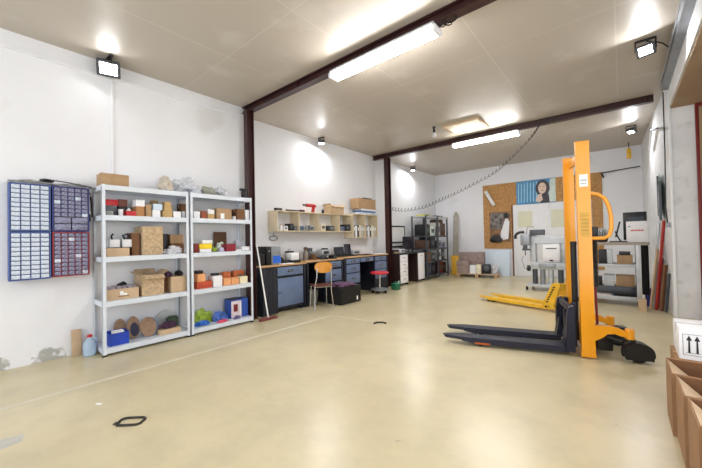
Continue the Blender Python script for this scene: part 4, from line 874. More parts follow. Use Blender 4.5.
small('black_case', 'case', 'low black case on the near end of the white-fronted desk', 7.80, .8815, black, .3, .24, .09, -5.0)
b = MB(); b.box(-.15, .12, -.012, .012, 0, .025, bev=.003); tag(b.build('ruler_block', card_y, loc=(-4.80, 7.42+.3, .8815), rotz=H), 'yellowish wooden block at the near corner of the white-fronted desk', 'wood')
# far rack
def rack(y0, y1, zs, label):
    W = (y1-y0)/2; t = thing('storage_rack', label, 'rack', (-4.87, (y0+y1)/2, 0), H)
    for sx in (-1, 1):
        for sy in (-1, 1):
            b = MB(); b.box(sx*W-.02*(sx > 0)*2, sx*W+.02*(sx < 0)*2, sy*.26-.04*(sy > 0), sy*.26+.04*(sy < 0), 0, 1.98, bev=.002); b.build('post', dgrey, t)
    for z in zs: b = MB(); b.box(-W+.041, W-.041, -.25, .25, z-.035, z, bev=.002); b.box(-W+.041, W-.041, -.262, -.2505, z-.045, z+.003); b.build('shelf', lgrey if z > 1.8 else dgrey, t)
zr = [.12, .55, .95, 1.35, 1.97]
rack(9.12, 9.93, zr, 'crowded dark storage rack, nearer half, in the far left corner')
rack(9.95, 10.72, zr, 'crowded dark storage rack, farther half, in the far left corner')
random.seed(21)
rk = [  # (y, w, h, shelf, material, name, cat, label)
 (9.34, .26, .3, 3, black, 'instrument_case', 'case', 'black case on the upper shelf of the nearer far rack'),
 (9.66, .30, .26, 3, mat('pale_green_case', (206, 222, 212), .4), 'storage_box', 'box', 'pale green case on the upper shelf of the nearer far rack'),
 (9.30, .22, .22, 2, mat('brown_case', (90, 64, 50), .6), 'storage_box', 'box', 'brown box on the middle shelf of the nearer far rack'),
 (9.66, .34, .3, 2, black, 'instrument_case', 'case', 'black case on the middle shelf of the nearer far rack'),
 (9.34, .3, .24, 1, card_d, 'cardboard_box', 'box', 'brown carton on the lower shelf of the nearer far rack'),
 (9.68, .26, .2, 1, dgrey, 'storage_box', 'box', 'dark grey box on the lower shelf of the nearer far rack'),
 (9.36, .3, .3, 0, mat('blue_black_case', (44, 60, 84), .5), 'instrument_case', 'case', 'blue-black case at the bottom of the nearer far rack'),
 (9.68, .28, .34, 0, black, 'instrument_case', 'case', 'black case at the bottom of the nearer far rack'),
 (10.12, .2, .36, 3, mat('pale_bundle', (190, 186, 180), .7), 'storage_box', 'box', 'pale box on the upper shelf of the farther far rack'),
 (10.36, .16, .46, 3, mat('brown_case', (90, 64, 50), .6), 'storage_box', 'box', 'tall brown box on the upper shelf of the farther far rack'),
 (10.54, .14, .34, 3, card_d, 'cardboard_box', 'box', 'small brown carton at the end of the farther far rack'),
 (10.16, .24, .2, 2, grey, 'storage_box', 'box', 'grey box on the middle shelf of the farther far rack'),
 (10.46, .26, .15, 2, mat('lilac_grey_case', (150, 150, 176), .5), 'storage_box', 'box', 'lilac-grey box on the middle shelf of the farther far rack'),
 (10.14, .2, .3, 1, white, 'storage_box', 'box', 'white box on the lower shelf of the farther far rack'),
 (10.40, .22, .3, 1, dgrey, 'storage_box', 'box', 'dark grey box on the lower shelf of the farther far rack'),
 (10.2, .3, .32, 0, dred, 'storage_box', 'box', 'dark red box at the bottom of the farther far rack'),
 (10.5, .24, .28, 0, black, 'instrument_case', 'case', 'black case at the bottom of the farther far rack')]
for y, w_, h_, k, m_, nm, ct, lab in rk: small(nm, ct, lab, y, zr[k]+.004, m_, w_*1.03, .40, min(h_*1.2, .36 if k < 3 else .54), -4.86)
small('storage_box', 'box', 'yellow-green tray on top of the nearer far rack', 9.42, 1.974, mat('yellow_green_tray', (200, 200, 110), .5), .36, .3, .06, -4.86)
small('storage_box', 'box', 'dark tray on top of the farther far rack', 10.3, 1.974, dgrey, .5, .3, .05, -4.86)
# ================================================================== back wall
t = thing('leaning_board', 'tall grey-beige board leaning in the corner beside the rack', 'board', (-4.56, 11.15, 0), 0)
b = MB(); b.prism([(-.1, 0), (.1, 0), (.09, 2.05), (.03, 2.2), (-.03, 2.2), (-.09, 2.05)], -.01, .012, 'xz'); bmesh.ops.transform(b.bm, matrix=Matrix.Rotation(-.09, 4, 'X'), verts=b.bm.verts); b.build('plank', mat('grey_beige_board', (168, 162, 152), .7), t)
t = thing('cork_board', 'large cork wall panel around the white doors on the back wall', 'cork board', (0, YB-.012, 0))
b = MB(); b.box(-3.62, -.40, -.01, .01, 2.29, 3.02); b.box(-3.62, -2.74, -.01, .01, .88, 2.2899); b.box(-.64, -.40, -.01, .01, .3, 2.2899); b.build('panel', cork, t)
b = MB(); b.box(-2.74, -2.695, -.02, .01, .0, 2.289); b.build('side_batten', card_d, t)
dd = struct(MB().box(-2.69, -.655, YB-.035, YB-.002, .0, 2.27, m=0).build('door_2', white))
dm_ = mat('pale_yellow_paper', (224, 222, 198), .6, var=.03)
for k, (x0, x1) in enumerate([(-2.66, -1.70), (-1.66, -.68)]):
    b = MB(); b.box(x0, x1, YB-.05, YB-.0355, .03, 2.24, bev=.003); o = b.build('door_leaf', white, dd)
    b = MB(); b.box(x0+.12 if k == 0 else x0+.02-.16+.0, x0+.52 if k == 0 else x0+.24, YB-.056, YB-.0505, 1.55, 2.06) if k == 0 else b.box(x0+.02, x0+.36, YB-.056, YB-.0505, 1.52, 2.06); b.build('notice', dm_, o)
b = MB(); b.tube([(-1.74, YB-.05, 1.05), (-1.74, YB-.1, 1.05), (-1.86, YB-.1, 1.05)], .012); b.build('handle', chrome, dd)
# painted portrait (generic)
t = thing('portrait_poster', 'wide poster of a dark-haired woman on blue stripes above the doors', 'poster', (-2.04, YB-.03, 2.28))
b = MB(); b.box(-.54, .54, 0, .006, 0, .74); b.build('sheet', mat('poster_blue', (70, 140, 190), .5, var=.15, scale=6), t)
b = MB()
for k in range(7): b.prism([(-.5+k*.085, .05+.03*(k % 2)), (-.47+k*.085, .05), (-.45+k*.085, .66-.03*(k % 3)), (-.48+k*.085, .7)], -.0015, -.0003, 'xz')
b.build('stripe_print', mat('poster_light_blue', (150, 204, 232), .5), t)
def ell(cx, cz, rx, rz, n=26, a0=0): return [(cx+rx*math.cos(2*PI*k/n+a0), cz+rz*math.sin(2*PI*k/n+a0)) for k in range(n)]
b = MB(); b.prism([(.33, .02), (.54, .02), (.54, .72), (.4, .72)], -.0015, -.0003, 'xz'); b.build('wall_print', mat('poster_pale', (206, 220, 214), .5), t)
b = MB(); b.prism(ell(.2, .46, .19, .25), -.003, -.0018, 'xz'); b.prism([(.10, .01), (.38, .01), (.36, .26), (.12, .24)], -.003, -.0018, 'xz'); b.build('hair_print', mat('poster_dark', (44, 38, 52), .5), t)
b = MB(); b.prism(ell(.19, .46, .11, .17), -.0045, -.0033, 'xz', m=0); b.prism([(.0, .10), (.1, .02), (.2, .1), (.17, .3), (.06, .26)], -.0045, -.0033, 'xz'); b.build('face_print', mat('poster_skin', (222, 196, 180), .5), t)
b = MB(); b.box(.12, .165, -.006, -.005, .5, .515); b.box(.215, .26, -.006, -.005, .5, .515); b.box(.16, .22, -.006, -.005, .375, .39); b.build('feature_print', mat('poster_dark', (44, 38, 52), .5), t)
# rolled tube on the cork board
p = at(486, 192, y=YB-.07); q = at(494, 205, y=YB-.07)
t = thing('paper_roll', 'white rolled paper tube pinned slantwise on the cork board', 'roll', (p.x, YB-.10, p.z)); d = q-p
b = MB(); b.cyl((0, 0, 0), (d.x, 0, d.z), .055, 18); b.build('tube', white, t)
b = MB(); b.cyl((-d.x*.04, 0, -d.z*.04), (-.0008*d.x, 0, -.0008*d.z), .06, 18); b.cyl((d.x*1.001, 0, d.z*1.001), (d.x*1.05, 0, d.z*1.05), .06, 18); b.build('end_cap', cream, t)
# collage sheet with black bag
t = thing('photo_collage', 'grey and brown photo sheet on the cork board left of the doors', 'poster', (-3.10, YB-.03, 1.0))
b = MB(); b.box(-.33, .33, 0, .006, .1, 1.1); b.build('sheet', mat('collage_brown', (150, 110, 78), .6, var=.35, scale=5), t)
b = MB(); b.prism([(-.3, .55), (.1, .5), (.12, 1.05), (-.28, 1.06)], -.002, -.0003, 'xz'); b.build('photo_print', mat('collage_grey', (128, 122, 118), .6, var=.5, scale=9), t)
b = MB(); b.prism([(.0, .15), (.25, .2), (.3, .75), (.2, .95), (.12, .7), (.02, .4)], -.004, -.0025, 'xz'); b.build('figure_print', white, t)
b = MB(); b.prism(ell(.2, .96, .08, .1), -.004, -.0025, 'xz'); b.build('dark_print', black, t)
t = thing('hanging_bag', 'black bag hanging at the foot of the photo sheet', 'bag', (-3.22, YB-.09, 1.1))
b = MB(); b.blob((0, 0, 0), .19, .045, .13, .1, 1.5, 80); b.build('body', black, t)
b = MB(); b.tube([(-.12, 0, .12), (0, .03, .30), (.12, 0, .12)], .01); b.build('strap', black, t)
t = thing('plywood_sheet', 'pale blue-white panel leaning on the wall under the cork board', 'panel', (-3.19, YB-.17, 0))
b = MB(); b.box(-.38, .38, 0, .018, 0, .84, bev=.003); bmesh.ops.transform(b.bm, matrix=Matrix.Rotation(-.14, 4, 'X'), verts=b.bm.verts); b.build('sheet', pale, t)
# pallet with goods
ang = math.atan2(.62, 1.25)*.35
t = thing('wooden_pallet', 'small wooden pallet loaded with boxes near the far wall', 'pallet', (-3.62, 10.72, 0), ang)
b = MB(); [b.box(-.62, .62, -.34+k*.14, -.24+k*.14, .10, .12, bev=.002) for k in range(5)]; b.build('deck', card_l, t)
for k in range(3): b = MB(); b.box(-.6+k*.55, -.5+k*.55, -.34, .32, 0, .0995, bev=.003); b.build('bearer', card, t)
def onp(dx, dy): c_, s_ = math.cos(ang), math.sin(ang); return (-3.62+dx*c_-dy*s_, 10.72+dx*s_+dy*c_, .1205)
mauve = mat('mauve_grey_card', (150, 130, 124), .7, var=.12)
t = thing('cardboard_box', 'big mauve-brown carton at the back of the pallet', 'box', onp(-.22, .18), ang); box_parts(t, .78, .28, .66, mauve, 'closed')
t = thing('cardboard_box', 'lower mauve-grey carton at the front left of the pallet', 'box', onp(-.42, -.16), ang); box_parts(t, .36, .3, .24, mauve, 'plain')
t = thing('cardboard_box', 'upper mauve-grey carton at the front left of the pallet', 'box', onp(-.42, -.16)[:2]+(.362,), ang); box_parts(t, .38, .3, .16, mauve, 'plain')
small_b = lambda lab, nm, ct, dx, dy, m_, w_, d, h_: (lambda t: box_parts(t, w_, d, h_, m_, 'plain'))(thing(nm, lab, ct, onp(dx, dy), ang))
small_b('white carton standing at the front of the pallet', 'cardboard_box', 'box', -.12, -.18, white, .18, .2, .26)
small_b('pale carton between the white and the black things on the pallet', 'cardboard_box', 'box', .06, -.18, cream, .14, .2, .28)
t = thing('electric_motor', 'black round-fronted machine on the pallet', 'motor', onp(.27, -.12), ang)
b = MB(); b.box(-.13, .13, -.12, .12, 0, .03, bev=.003); b.box(-.12, .12, -.08, .12, .03, .29, bev=.02); b.build('body', black, t)
b = MB(); b.lathe([(.09, -.081), (.1, -.1), (.07, -.12), (.02, -.12)], (0, 0, .16), 'y', 22); b.build('cover', dgrey, t)
t = thing('white_bundle', 'white and grey crumpled bundle at the right end of the pallet', 'bundle', onp(.5, -.05), ang)
b = MB(); b.blob((0, 0, .002), .09, .17, .17, .3, 2, 83, sub=4); b.build('bundle', mat('white_film', (214, 214, 220), .35), t)
t = thing('yellow_crate', 'yellow ribbed plastic crate left of the pallet', 'crate', (-4.44, 10.98, 0), ang)
b = MB(); b.box(-.14, .14, -.14, .14, 0, .62, bev=.01)
for k in range(6): b.box(-.145, .145, -.148, -.1401, .04+k*.1, .08+k*.1)
b.build('body', jackyel, t); b = MB(); b.box(-.15, .15, -.15, .15, .6205, .65, bev=.006); b.build('rim', jackyel, t)
# ================================================================== milling machine before the doors
t = thing('milling_machine', 'grey wheeled milling machine standing before the white doors', 'machine', (-1.42, 8.85, 0), 0)
b = MB(); b.box(-.34, .42, -.26, .26, .09, .15, bev=.008); b.build('base', lgrey, t)
for (x, y) in [(-.36, -.2), (.38, -.2), (-.3, .2), (.38, .2)]:
    b = MB(); b.cyl((x-.018, y, .045), (x+.018, y, .045), .045, 18); b.build('castor', rubber, t)
for k, x in enumerate([-.20, -.04, .13, .32]):
    b = MB(); b.cyl((x, -.1, .151), (x, -.1, .50), .055, 20); b.build('cylinder', [dgrey, grey, lgrey, dgrey][k], t)
b = MB(); b.box(-.26, .44, -.2, .2, .501, .66, bev=.008); b.build('bed', lgrey, t)
b = MB(); b.box(-.30, -.18, -.1, .14, .661, 1.30, bev=.006); b.build('upright', lgrey, t)
b = MB(); b.box(.3, .42, -.1, .14, .661, 1.2, bev=.006); b.build('upright', lgrey, t)
b = MB(); b.box(-.48, .50, -.12, -.102, 1.1, 1.28, bev=.004); b.box(-.48, .5, -.14, -.121, 1.12, 1.14); b.box(-.48, .5, -.14, -.121, 1.22, 1.24); b.build('gantry_beam', lgrey, t)
b = MB(); b.box(-.47, -.27, -.24, -.141, 1.06, 1.32, bev=.01); b.build('tool_head', grey, t)
b = MB(); b.cyl((-.38, -.19, .98), (-.38, -.19, 1.059), .05, 18); b.cyl((-.38, -.19, .82), (-.38, -.19, .979), .012, 10); b.box(-.44, -.28, -.23, -.15, .94, .985, bev=.006); b.build('spindle', dgrey, t)
b = MB(); b.box(-.28, .02, -.18, -.02, 1.301, 1.43, bev=.008); b.tube([(-.36, -.1, 1.33), (-.34, -.1, 1.5), (-.2, -.1, 1.5)], .007); b.build('motor_box', dgrey, t)
pts = [(-.40+.0*k, -.14, 1.38) for k in range(1)]+[(-.46-.14*math.sin(a), -.14, 1.27+.11*math.cos(a)) for a in [k*.25 for k in range(0, 9)]]
b = MB(); b.tube(pts, .032, 12); b.build('hose', black, t)
b = MB(); b.box(.0, .33, -.27, -.145, .72, 1.08, bev=.012, m=0); b.box(.06, .27, -.275, -.2695, .98, 1.0, m=1); b.box(.13, .2, -.28, -.27, .70, .735, m=1); b.build('control_box', [white, black], t)
b = MB(); b.lathe([(.02, -.03), (.07, -.03), (.07, .03), (.02, .03)], (-.31, -.2, .52), 'x', 20); b.tube([(-.31, -.2, .56), (-.36, -.25, .50)], .01); b.build('hand_wheel', black, t)
b = MB(); b.tube([(-.42, -.18, .8), (-.46, -.2, .72), (-.40, -.2, .5)], .005); b.build('lead', black, t)
b = MB(); b.box(-.1, .24, -.24, -.201, .54, .64, bev=.004); b.build('front_plate', grey, t)
# ================================================================== pallet jack
a_ = math.radians(163); O_ = (-.86, 6.62)
t = thing('pallet_jack', 'yellow hand pallet jack with low forks behind the stacker', 'pallet jack', (*O_, 0), a_)
dec = mat('dark_decal', (52, 40, 26), .5)
for s in (-1, 1):
    yc = s*.19
    b = MB(); b.prism([(.02, yc-.08), (1.25, yc-.08), (1.42, yc-.035), (1.46, yc), (1.42, yc+.035), (1.25, yc+.08), (.02, yc+.08)], .06, .085, 'xy')
    b.box(.02, 1.22, yc-.08, yc-.074, .035, .06); b.box(.02, 1.22, yc+.074, yc+.08, .035, .06); o = b.build('fork', jackyel, t)
    b = MB(); b.cyl((1.12, yc-.055, .033), (1.12, yc+.055, .033), .032, 18); b.cyl((1.22, yc-.055, .028), (1.22, yc+.055, .028), .027, 18); b.build('roller', rubber, t)
b = MB(); b.prism([(-.04, .05), (.18, .05), (.15, .13), (.0, .47), (-.03, .49), (-.12, .49), (-.13, .46), (-.02, .12)], .20, .27, 'xz'); b.prism([(-.04, .05), (.18, .05), (.15, .13), (.0, .47), (-.03, .49), (-.12, .49), (-.13, .46), (-.02, .12)], -.27, -.20, 'xz'); b.box(-.03, .06, -.1999, .1999, .05, .24, bev=.01); b.box(-.11, -.06, -.1999, .1999, .36, .47, bev=.01); b.build('battery_frame', jackyel, t)
b = MB()
for k in range(7): x_, z_k = .092-.0195*k, .15+.042*k; b.prism([(x_-.022, z_k), (x_+.012, z_k), (x_+.002, z_k+.028), (x_-.032, z_k+.028)], .2705, .272, 'xz')
b.build('lettering', dec, t)
b = MB(); b.lathe([(.01, -.0), (.014, .0)], (.06, .27, .08), 'y', 12); b.cyl((.10, .2701, .08), (.10, .278, .08), .018, 14); b.build('bolt', dec, t)
b = MB(); b.cyl((-.16, -.06, .09), (-.16, -.01, .09), .09, 24); b.cyl((-.16, .01, .09), (-.16, .06, .09), .09, 24); b.build('steer_wheel', rubber, t)
b = MB(); b.cyl((-.16, 0, .19), (-.16, 0, .42), .035, 16); b.tube([(-.16, 0, .42), (-.20, 0, 1.05)], .016); b.build('tiller', black, t)
b = MB(); b.tube([(-.20, -.0, 1.05), (-.2, -.1, 1.09), (-.21, -.12, 1.2), (-.21, .12, 1.2), (-.2, .1, 1.09), (-.20, 0, 1.05)], .012); b.build('handle', black, t)
# ================================================================== electric-yellow stacker
th_ = math.radians(196.9)
t = thing('pallet_stacker', 'tall yellow stacker with long navy forks standing on the floor', 'stacker', (-.349, 4.508, 0), th_)
b = MB(); b.box(-.014, .106, .26, .265, .03, 2.27); b.box(-.014, .106, .31, .318, .03, 2.27); b.box(-.014, -.006, .265, .31, .03, 2.27); b.box(.098, .106, .265, .31, .03, 2.27); b.box(-.018, .11, .256, .322, 2.27, 2.282); b.box(-.019, .111, .255, .325, 0.012, .06, bev=.004); b.build('mast_column', yellow, t)
b = MB(); b.box(.01, .115, -.265, -.26, .03, 2.22); b.box(.01, .115, -.318, -.31, .03, 2.22); b.box(.01, .018, -.31, -.265, .03, 2.22); b.box(.107, .115, -.31, -.265, .03, 2.22); b.box(.006, .119, -.322, -.256, 2.22, 2.232); b.build('mast_column', yellow, t)
b = MB(); b.box(.03, .065, -.2595, .2545, 2.10, 2.18, bev=.004); b.build('cross_member', yellow, t); b = MB(); b.box(-.02, .05, -.2595, .2545, .05, .30, bev=.006); b.build('cross_member', yellow, t)
b = MB(); b.cyl((.09, 0, .1), (.09, 0, 1.22), .03, 20); b.build('lift_cylinder', black, t)
b = MB(); b.cyl((.03, 0, 1.10), (.03, 0, 2.1), .016, 16); b.build('piston_rod', dgrey, t)
b = MB(); b.box(.005, .02, .06, .075, .5, 2.05); b.cyl((.0125, .05, 2.06), (.0125, .085, 2.06), .035, 18); b.build('lift_chain', dgrey, t)
b = MB(); b.box(.008, .083, .3182, .3192, 1.80, 1.93, m=0); b.box(.018, .073, .3193, .3198, 1.86, 1.875, m=1); b.box(.018, .073, .3193, .3198, 1.83, 1.84, m=1); b.build('label', [paper, grey], t)
b = MB(); b.box(.006, .086, .3182, .3192, 1.27, 1.53, m=0)
for k in range(6): b.box(.013, .079, .3193, .3198, 1.30+k*.038, 1.303+k*.038, m=1)
b.build('label', [mat('yellowish_label', (214, 164, 60), .45), dec], t)
# side tube handle
b = MB(); hp = [(-.015, .28, 1.73), (-.08, .28, 1.715), (-.14, .28, 1.67), (-.175, .28, 1.58), (-.19, .28, 1.47), (-.19, .28, 1.36), (-.17, .28, 1.28), (-.13, .28, 1.255), (-.015, .28, 1.255)]
b.tube(hp, .019, 12); b.build('side_handle', yellow, t)
# carriage and forks
b = MB()
for s in (-1, 1): b.prism([(.16, .05), (.24, .05), (.235, .40), (.215, .52), (.17, .54), (.16, .5)], s*.29-.03, s*.29+.03, 'xz')
b.box(.165, .205, -.2599, .2599, .46, .53, bev=.006); b.box(.165, .205, -.2599, .2599, .10, .20, bev=.006); b.box(.125, .1649, -.22, -.15, .08, .55); b.box(.125, .1649, .15, .22, .08, .55)
b.build('carriage', navy, t)
for s in (-1, 1):
    yc = s*.215; b = MB()
    b.prism([(.21, yc-.085), (1.30, yc-.085), (1.50, yc-.04), (1.535, yc), (1.50, yc+.04), (1.30, yc+.085), (.21, yc+.085)], .085, .10, 'xy')
    b.prism([(.21, .035), (1.18, .035), (1.30, .055), (1.34, .085), (.21, .085)], yc-.085, yc-.077, 'xz'); b.prism([(.21, .035), (1.18, .035), (1.30, .055), (1.34, .085), (.21, .085)], yc+.077, yc+.085, 'xz'); b.prism([(1.3, yc-.077), (1.49, yc-.036), (1.52, yc), (1.49, yc+.036), (1.3, yc+.077)], .062, .0849, 'xy'); b.prism([(.2065, .04), (.26, .04), (.40, .085), (.26, .085), (.225, .3), (.2065, .3)], yc-.07, yc+.07, 'xz'); o = b.build('fork', navy, t)
    b = MB(); b.cyl((1.10, yc-.055, .034), (1.10, yc+.055, .034), .034, 18); b.build('load_roller', rubber, t)
    b = MB(); b.box(1.00, 1.16, yc+(.0855 if s > 0 else -.0885), yc+(.0885 if s > 0 else -.0855), .03, .05); b.build('roller_bracket', mat('orange_rust_paint', (196, 96, 40), .5), t)
# rear outriggers with castors
for s in (1, -1):
    yc = s*.285; b = MB()
    pr = [(-.015, .19), (-.015, .345), (-.14, .35), (-.22, .33), (-.30, .29), (-.30, .245), (-.24, .255), (-.18, .275), (-.12, .27), (-.08, .23)]
    b.prism(pr, yc-.035, yc+.03, 'xz')
    b.cyl((-.31, yc, .23), (-.31, yc, .33), .038, 18); b.build('outrigger', yellow, t)
    b = MB(); n = 16; arc = [(-.37+.12*math.cos(a), .085+.125*math.sin(a)**.8*(1 if a < 1.6 else .96)) for a in [PI*k/n for k in range(n+1)]]
    b.prism([(-.25, .05)]+arc+[(-.478, .055), (-.478, .035), (-.45, .04), (-.26, .035)], yc-.06, yc-.04, 'xz'); b.prism([(-.25, .05)]+arc+[(-.478, .055), (-.478, .035), (-.45, .04), (-.26, .035)], yc+.04, yc+.06, 'xz'); b.prism(arc+[(q[0], q[1]-.012) for q in arc[::-1]], yc-.0399, yc+.0399, 'xz'); b.cyl((-.31, yc, .2), (-.31, yc, .2295), .05, 16); b.build('castor_guard', black, t)
    b = MB(); b.cyl((-.37, yc-.025, .078), (-.37, yc+.025, .078), .078, 26); b.build('castor', rubber, t)
    b = MB(); b.tube([(-.12, yc-.02, .235), (-.2, yc-.02, .2), (-.26, yc-.02, .19)], .016); b.build('brake_lever', black, t)
b = MB(); b.box(-.20, -.055, -.2, .2, .06, .24, bev=.02); b.build('pump_housing', black, t)
b = MB(); b.tube([(-.2, -.1, .16), (-.27, -.12, .24), (-.33, -.12, .25)], .014); b.box(-.40, -.32, -.17, -.07, .235, .262, bev=.006); b.build('foot_pedal', black, t)
b = MB(); b.tube([(-.075+.026*math.cos(k*.9), .12+.026*math.sin(k*.9), 1.26-k*.0024) for k in range(220)], .008, 5); b.build('coiled_lead', black, t)
b = MB(); b.box(-.11, -.045, .06, .16, 1.27, 1.38, bev=.01); b.build('control_box', black, t)
b = MB(); b.tube([(-.075, .12, .73), (-.08, .12, .5), (-.09, .1, .245)], .012); b.build('lead_tail', dred, t)
# ================================================================== right-hand bench and its load
YR = 7.62
t = thing('rolling_bench', 'grey steel rolling bench with shelves against the right back area', 'bench', (-.20, YR+.34, 0), 0)
b = MB(); b.box(-.55, .56, -.34, .34, 1.09, 1.14, bev=.004); b.build('top', mat('beige_grey_top', (168, 158, 146), .5), t)
for x in (-.50, .40):
    for y in (-.31, .31):
        b = MB(); b.box(x-.03, x+.03, y-.025, y+.025, .09, 1.089, bev=.003); b.build('leg', lgrey, t)
        b = MB(); b.cyl((x-.016, y, .042), (x+.016, y, .042), .042, 18); b.box(x-.024, x-.018, y-.02, y+.02, .04, .089); b.box(x+.018, x+.024, y-.02, y+.02, .04, .089); b.build('castor', rubber, t)
for z in (.74, .16):
    b = MB(); b.box(-.469, .369, -.33, .33, z-.05 if z > .5 else z-.07, z, bev=.003); b.build('shelf', lgrey, t)
ZB = 1.1405
t = thing('wire_basket', 'black and silver round fan basket on the rolling bench', 'fan', (-.30, YR+.2, ZB))
b = MB()
for k in range(12):
    a = PI*k/12; b.tube([(.10*math.cos(a)*math.sin(q), .10*math.sin(a)*math.sin(q), .01+.26*(1-math.cos(q))/2*1.0) for q in [PI*j/10-.0 for j in range(-10, 11)]], .005, 5)
b.build('cage', lgrey, t)
b = MB(); b.blob((0, 0, .004), .092, .092, .145, .04, 1, 90); b.build('motor', black, t)
t = thing('tablet_stand', 'slim black screen tilted on a stand on the rolling bench', 'screen', (-.105, YR+.36, ZB), 0)
b = MB(); b.box(-.012, .012, -.13, .13, .12, .42, bev=.004); bmesh.ops.transform(b.bm, matrix=Matrix.Translation((-.02, 0, -.03))@Matrix.Rotation(.22, 4, 'Y'), verts=b.bm.verts); b.build('screen', black, t)
b = MB(); b.tube([(.0, 0, .2), (.05, 0, .06), (.08, 0, .01)], .012); b.box(-.06, .12, -.08, .08, 0, .012, bev=.003); b.build('stand', black, t)
small_k = thing('computer_keyboard', 'dark keyboard at the front edge of the rolling bench', 'keyboard', (-.06, YR+.10, ZB))
b = MB(); b.box(-.13, .13, -.06, .06, 0, .018, bev=.004); b.build('body', black, small_k); b = MB(); [b.box(-.12+.04*i, -.09+.04*i, -.05+.035*j, -.025+.035*j, .0185, .022) for i in range(6) for j in range(3)]; b.build('keys', dgrey, small_k)
t = thing('television', 'black framed flat screen standing behind the white carton', 'television', (.185, YR+.57, ZB))
b = MB(); b.box(-.17, .17, -.015, .03, .03, .56, bev=.005); b.build('frame', black, t)
b = MB(); b.box(-.10, .13, -.019, -.0155, .08, .47); b.build('screen', mat('bluish_screen', (60, 66, 76), .15), t)
b = MB(); b.box(-.12, .12, -.08, .1, 0, .0295, bev=.004); b.build('stand', black, t)
t = thing('cardboard_box', 'white carton with red lettering on the rolling bench', 'box', (.20, YR+.24, ZB)); box_parts(t, .29, .32, .37, white, 'closed', strap=white)
b = MB()
for k in range(8): b.box(-.085+k*.022, -.068+k*.022, -.1625, -.1603, .195, .225 if k % 2 else .218)
b.build('lettering', red, t)
b = MB(); b.box(-.12, -.085, -.1625, -.1603, .27, .285); b.build('logo', skyb, t)
def rb(label, x, z, m_, w_, d, h_, nm='cardboard_box', kind='closed', y=None, cat='box'): t = thing(nm, label, cat, (x, (y or YR+.1+d/2), z)); box_parts(t, w_, d, h_, m_, kind); return t
ZM, ZL = .7405, .1605
rb('tan carton on the middle shelf of the rolling bench', .02, ZM, card, .22, .3, .16)
rb('black case on the middle shelf of the rolling bench', -.30, ZM, black, .12, .3, .26, 'storage_box', 'plain')
rb('pale plastic canister on the middle shelf of the rolling bench', -.19, ZM, lgrey, .07, .2, .27, 'canister', 'plain', cat='canister')
rb('dark tray above the tan carton on the rolling bench', .02, ZM+.162, black, .16, .26, .06, 'storage_box', 'plain')
rb('long tan carton on the lowest shelf of the rolling bench', .02, ZL+.15, card, .27, .3, .2, y=YR+.42)
rb('grey tray on the lowest shelf of the rolling bench', -.22, ZL+.15, lgrey, .16, .26, .2, 'storage_box', 'open', y=YR+.42)
rb('stack of black folders on the lowest shelf, rolling bench', -.40, ZL+.15, black, .14, .24, .16, 'storage_box', 'plain', y=YR+.42)
rb('flat dark crate carrying the cartons on the lowest shelf', -.13, ZL, dgrey, .62, .34, .148, 'storage_box', 'plain', y=YR+.42)
t = thing('rubber_mat', 'black rubber mat on the front of the lowest shelf', 'mat', (.02, YR+.125, ZL+.002)); b = MB(); b.box(-.18, .16, -.10, .10, 0, .014, bev=.003); b.build('mat', rubber, t)
for k in range(4): b = MB(); b.box(-.15+k*.075, -.12+k*.075, -.08, .08, .0143, .02); b.build('rib', rubber, t)
b = MB(); b.box(-.11, .10, -.09, .09, 0, .012); tag(b.build('paper_sheet', mat('pinkish_paper', (226, 212, 206), .6), loc=(-.30, YR+.13, ZL+.0005), rotz=.0), 'pinkish white sheet on the front of the lowest shelf', 'paper')
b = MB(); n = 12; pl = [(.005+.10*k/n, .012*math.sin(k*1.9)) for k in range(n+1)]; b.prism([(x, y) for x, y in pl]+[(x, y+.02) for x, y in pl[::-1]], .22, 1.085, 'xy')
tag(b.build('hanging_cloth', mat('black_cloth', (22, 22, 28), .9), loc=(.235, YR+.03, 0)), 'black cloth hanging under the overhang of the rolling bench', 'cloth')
# around the wall at the right
t = thing('storage_bin', 'small indigo bin on the floor beside the rolling bench', 'bin', (.345, 7.86, 0)); box_parts(t, .12, .2, .30, mat('indigo_plastic', (58, 52, 130), .45), 'open')
t = thing('wooden_block', 'tan block standing on the floor in front of the indigo bin', 'block', (.225, 7.28, 0)); b = MB(); b.box(-.052, .052, -.05, .05, 0, .19, bev=.003); b.build('body', card_l, t); b = MB(); b.box(-.0522, .0522, -.008, .008, .12, .1915); b.build('strip', tape, t)
def plank(x0, y0, x1, y1, z1, w_, th, m_, label, nm='leaning_plank'):
    t = thing(nm, label, 'plank', (x0, y0, 0)); d = Vector((x1-x0, y1-y0, z1)); q = d.to_track_quat('Z', 'X').to_matrix().to_4x4()
    b = MB(); b.box(-w_/2, w_/2, -th/2, th/2, 0, d.length, bev=.002); bmesh.ops.transform(b.bm, matrix=Matrix.Translation((0, 0, .02))@q, verts=b.bm.verts); b.build('plank', m_, t); return t
plank(.40, 7.36, .535, 7.48, 1.48, .045, .022, mat('red_paint', (170, 44, 34), .5), 'red plank leaning on the right wall')
plank(.335, 7.44, .455, 7.60, 1.0, .05, .02, card_l, 'tan slat leaning left of the red plank')
plank(.375, 7.60, .485, 7.72, 1.45, .03, .03, lgrey, 'thin pale metal bar leaning on the right wall, left of the planks')
plank(.455, 7.30, .53, 7.38, .75, .06, .03, card_d, 'short dark brown plank leaning right of the red plank')
plank(.505, 7.22, .555, 7.26, .62, .035, .025, dgrey, 'short dark grey bar leaning at the wall corner')
plank(.42, 7.52, .51, 7.66, .85, .06, .02, dred, 'dark red board leaning behind the red plank')
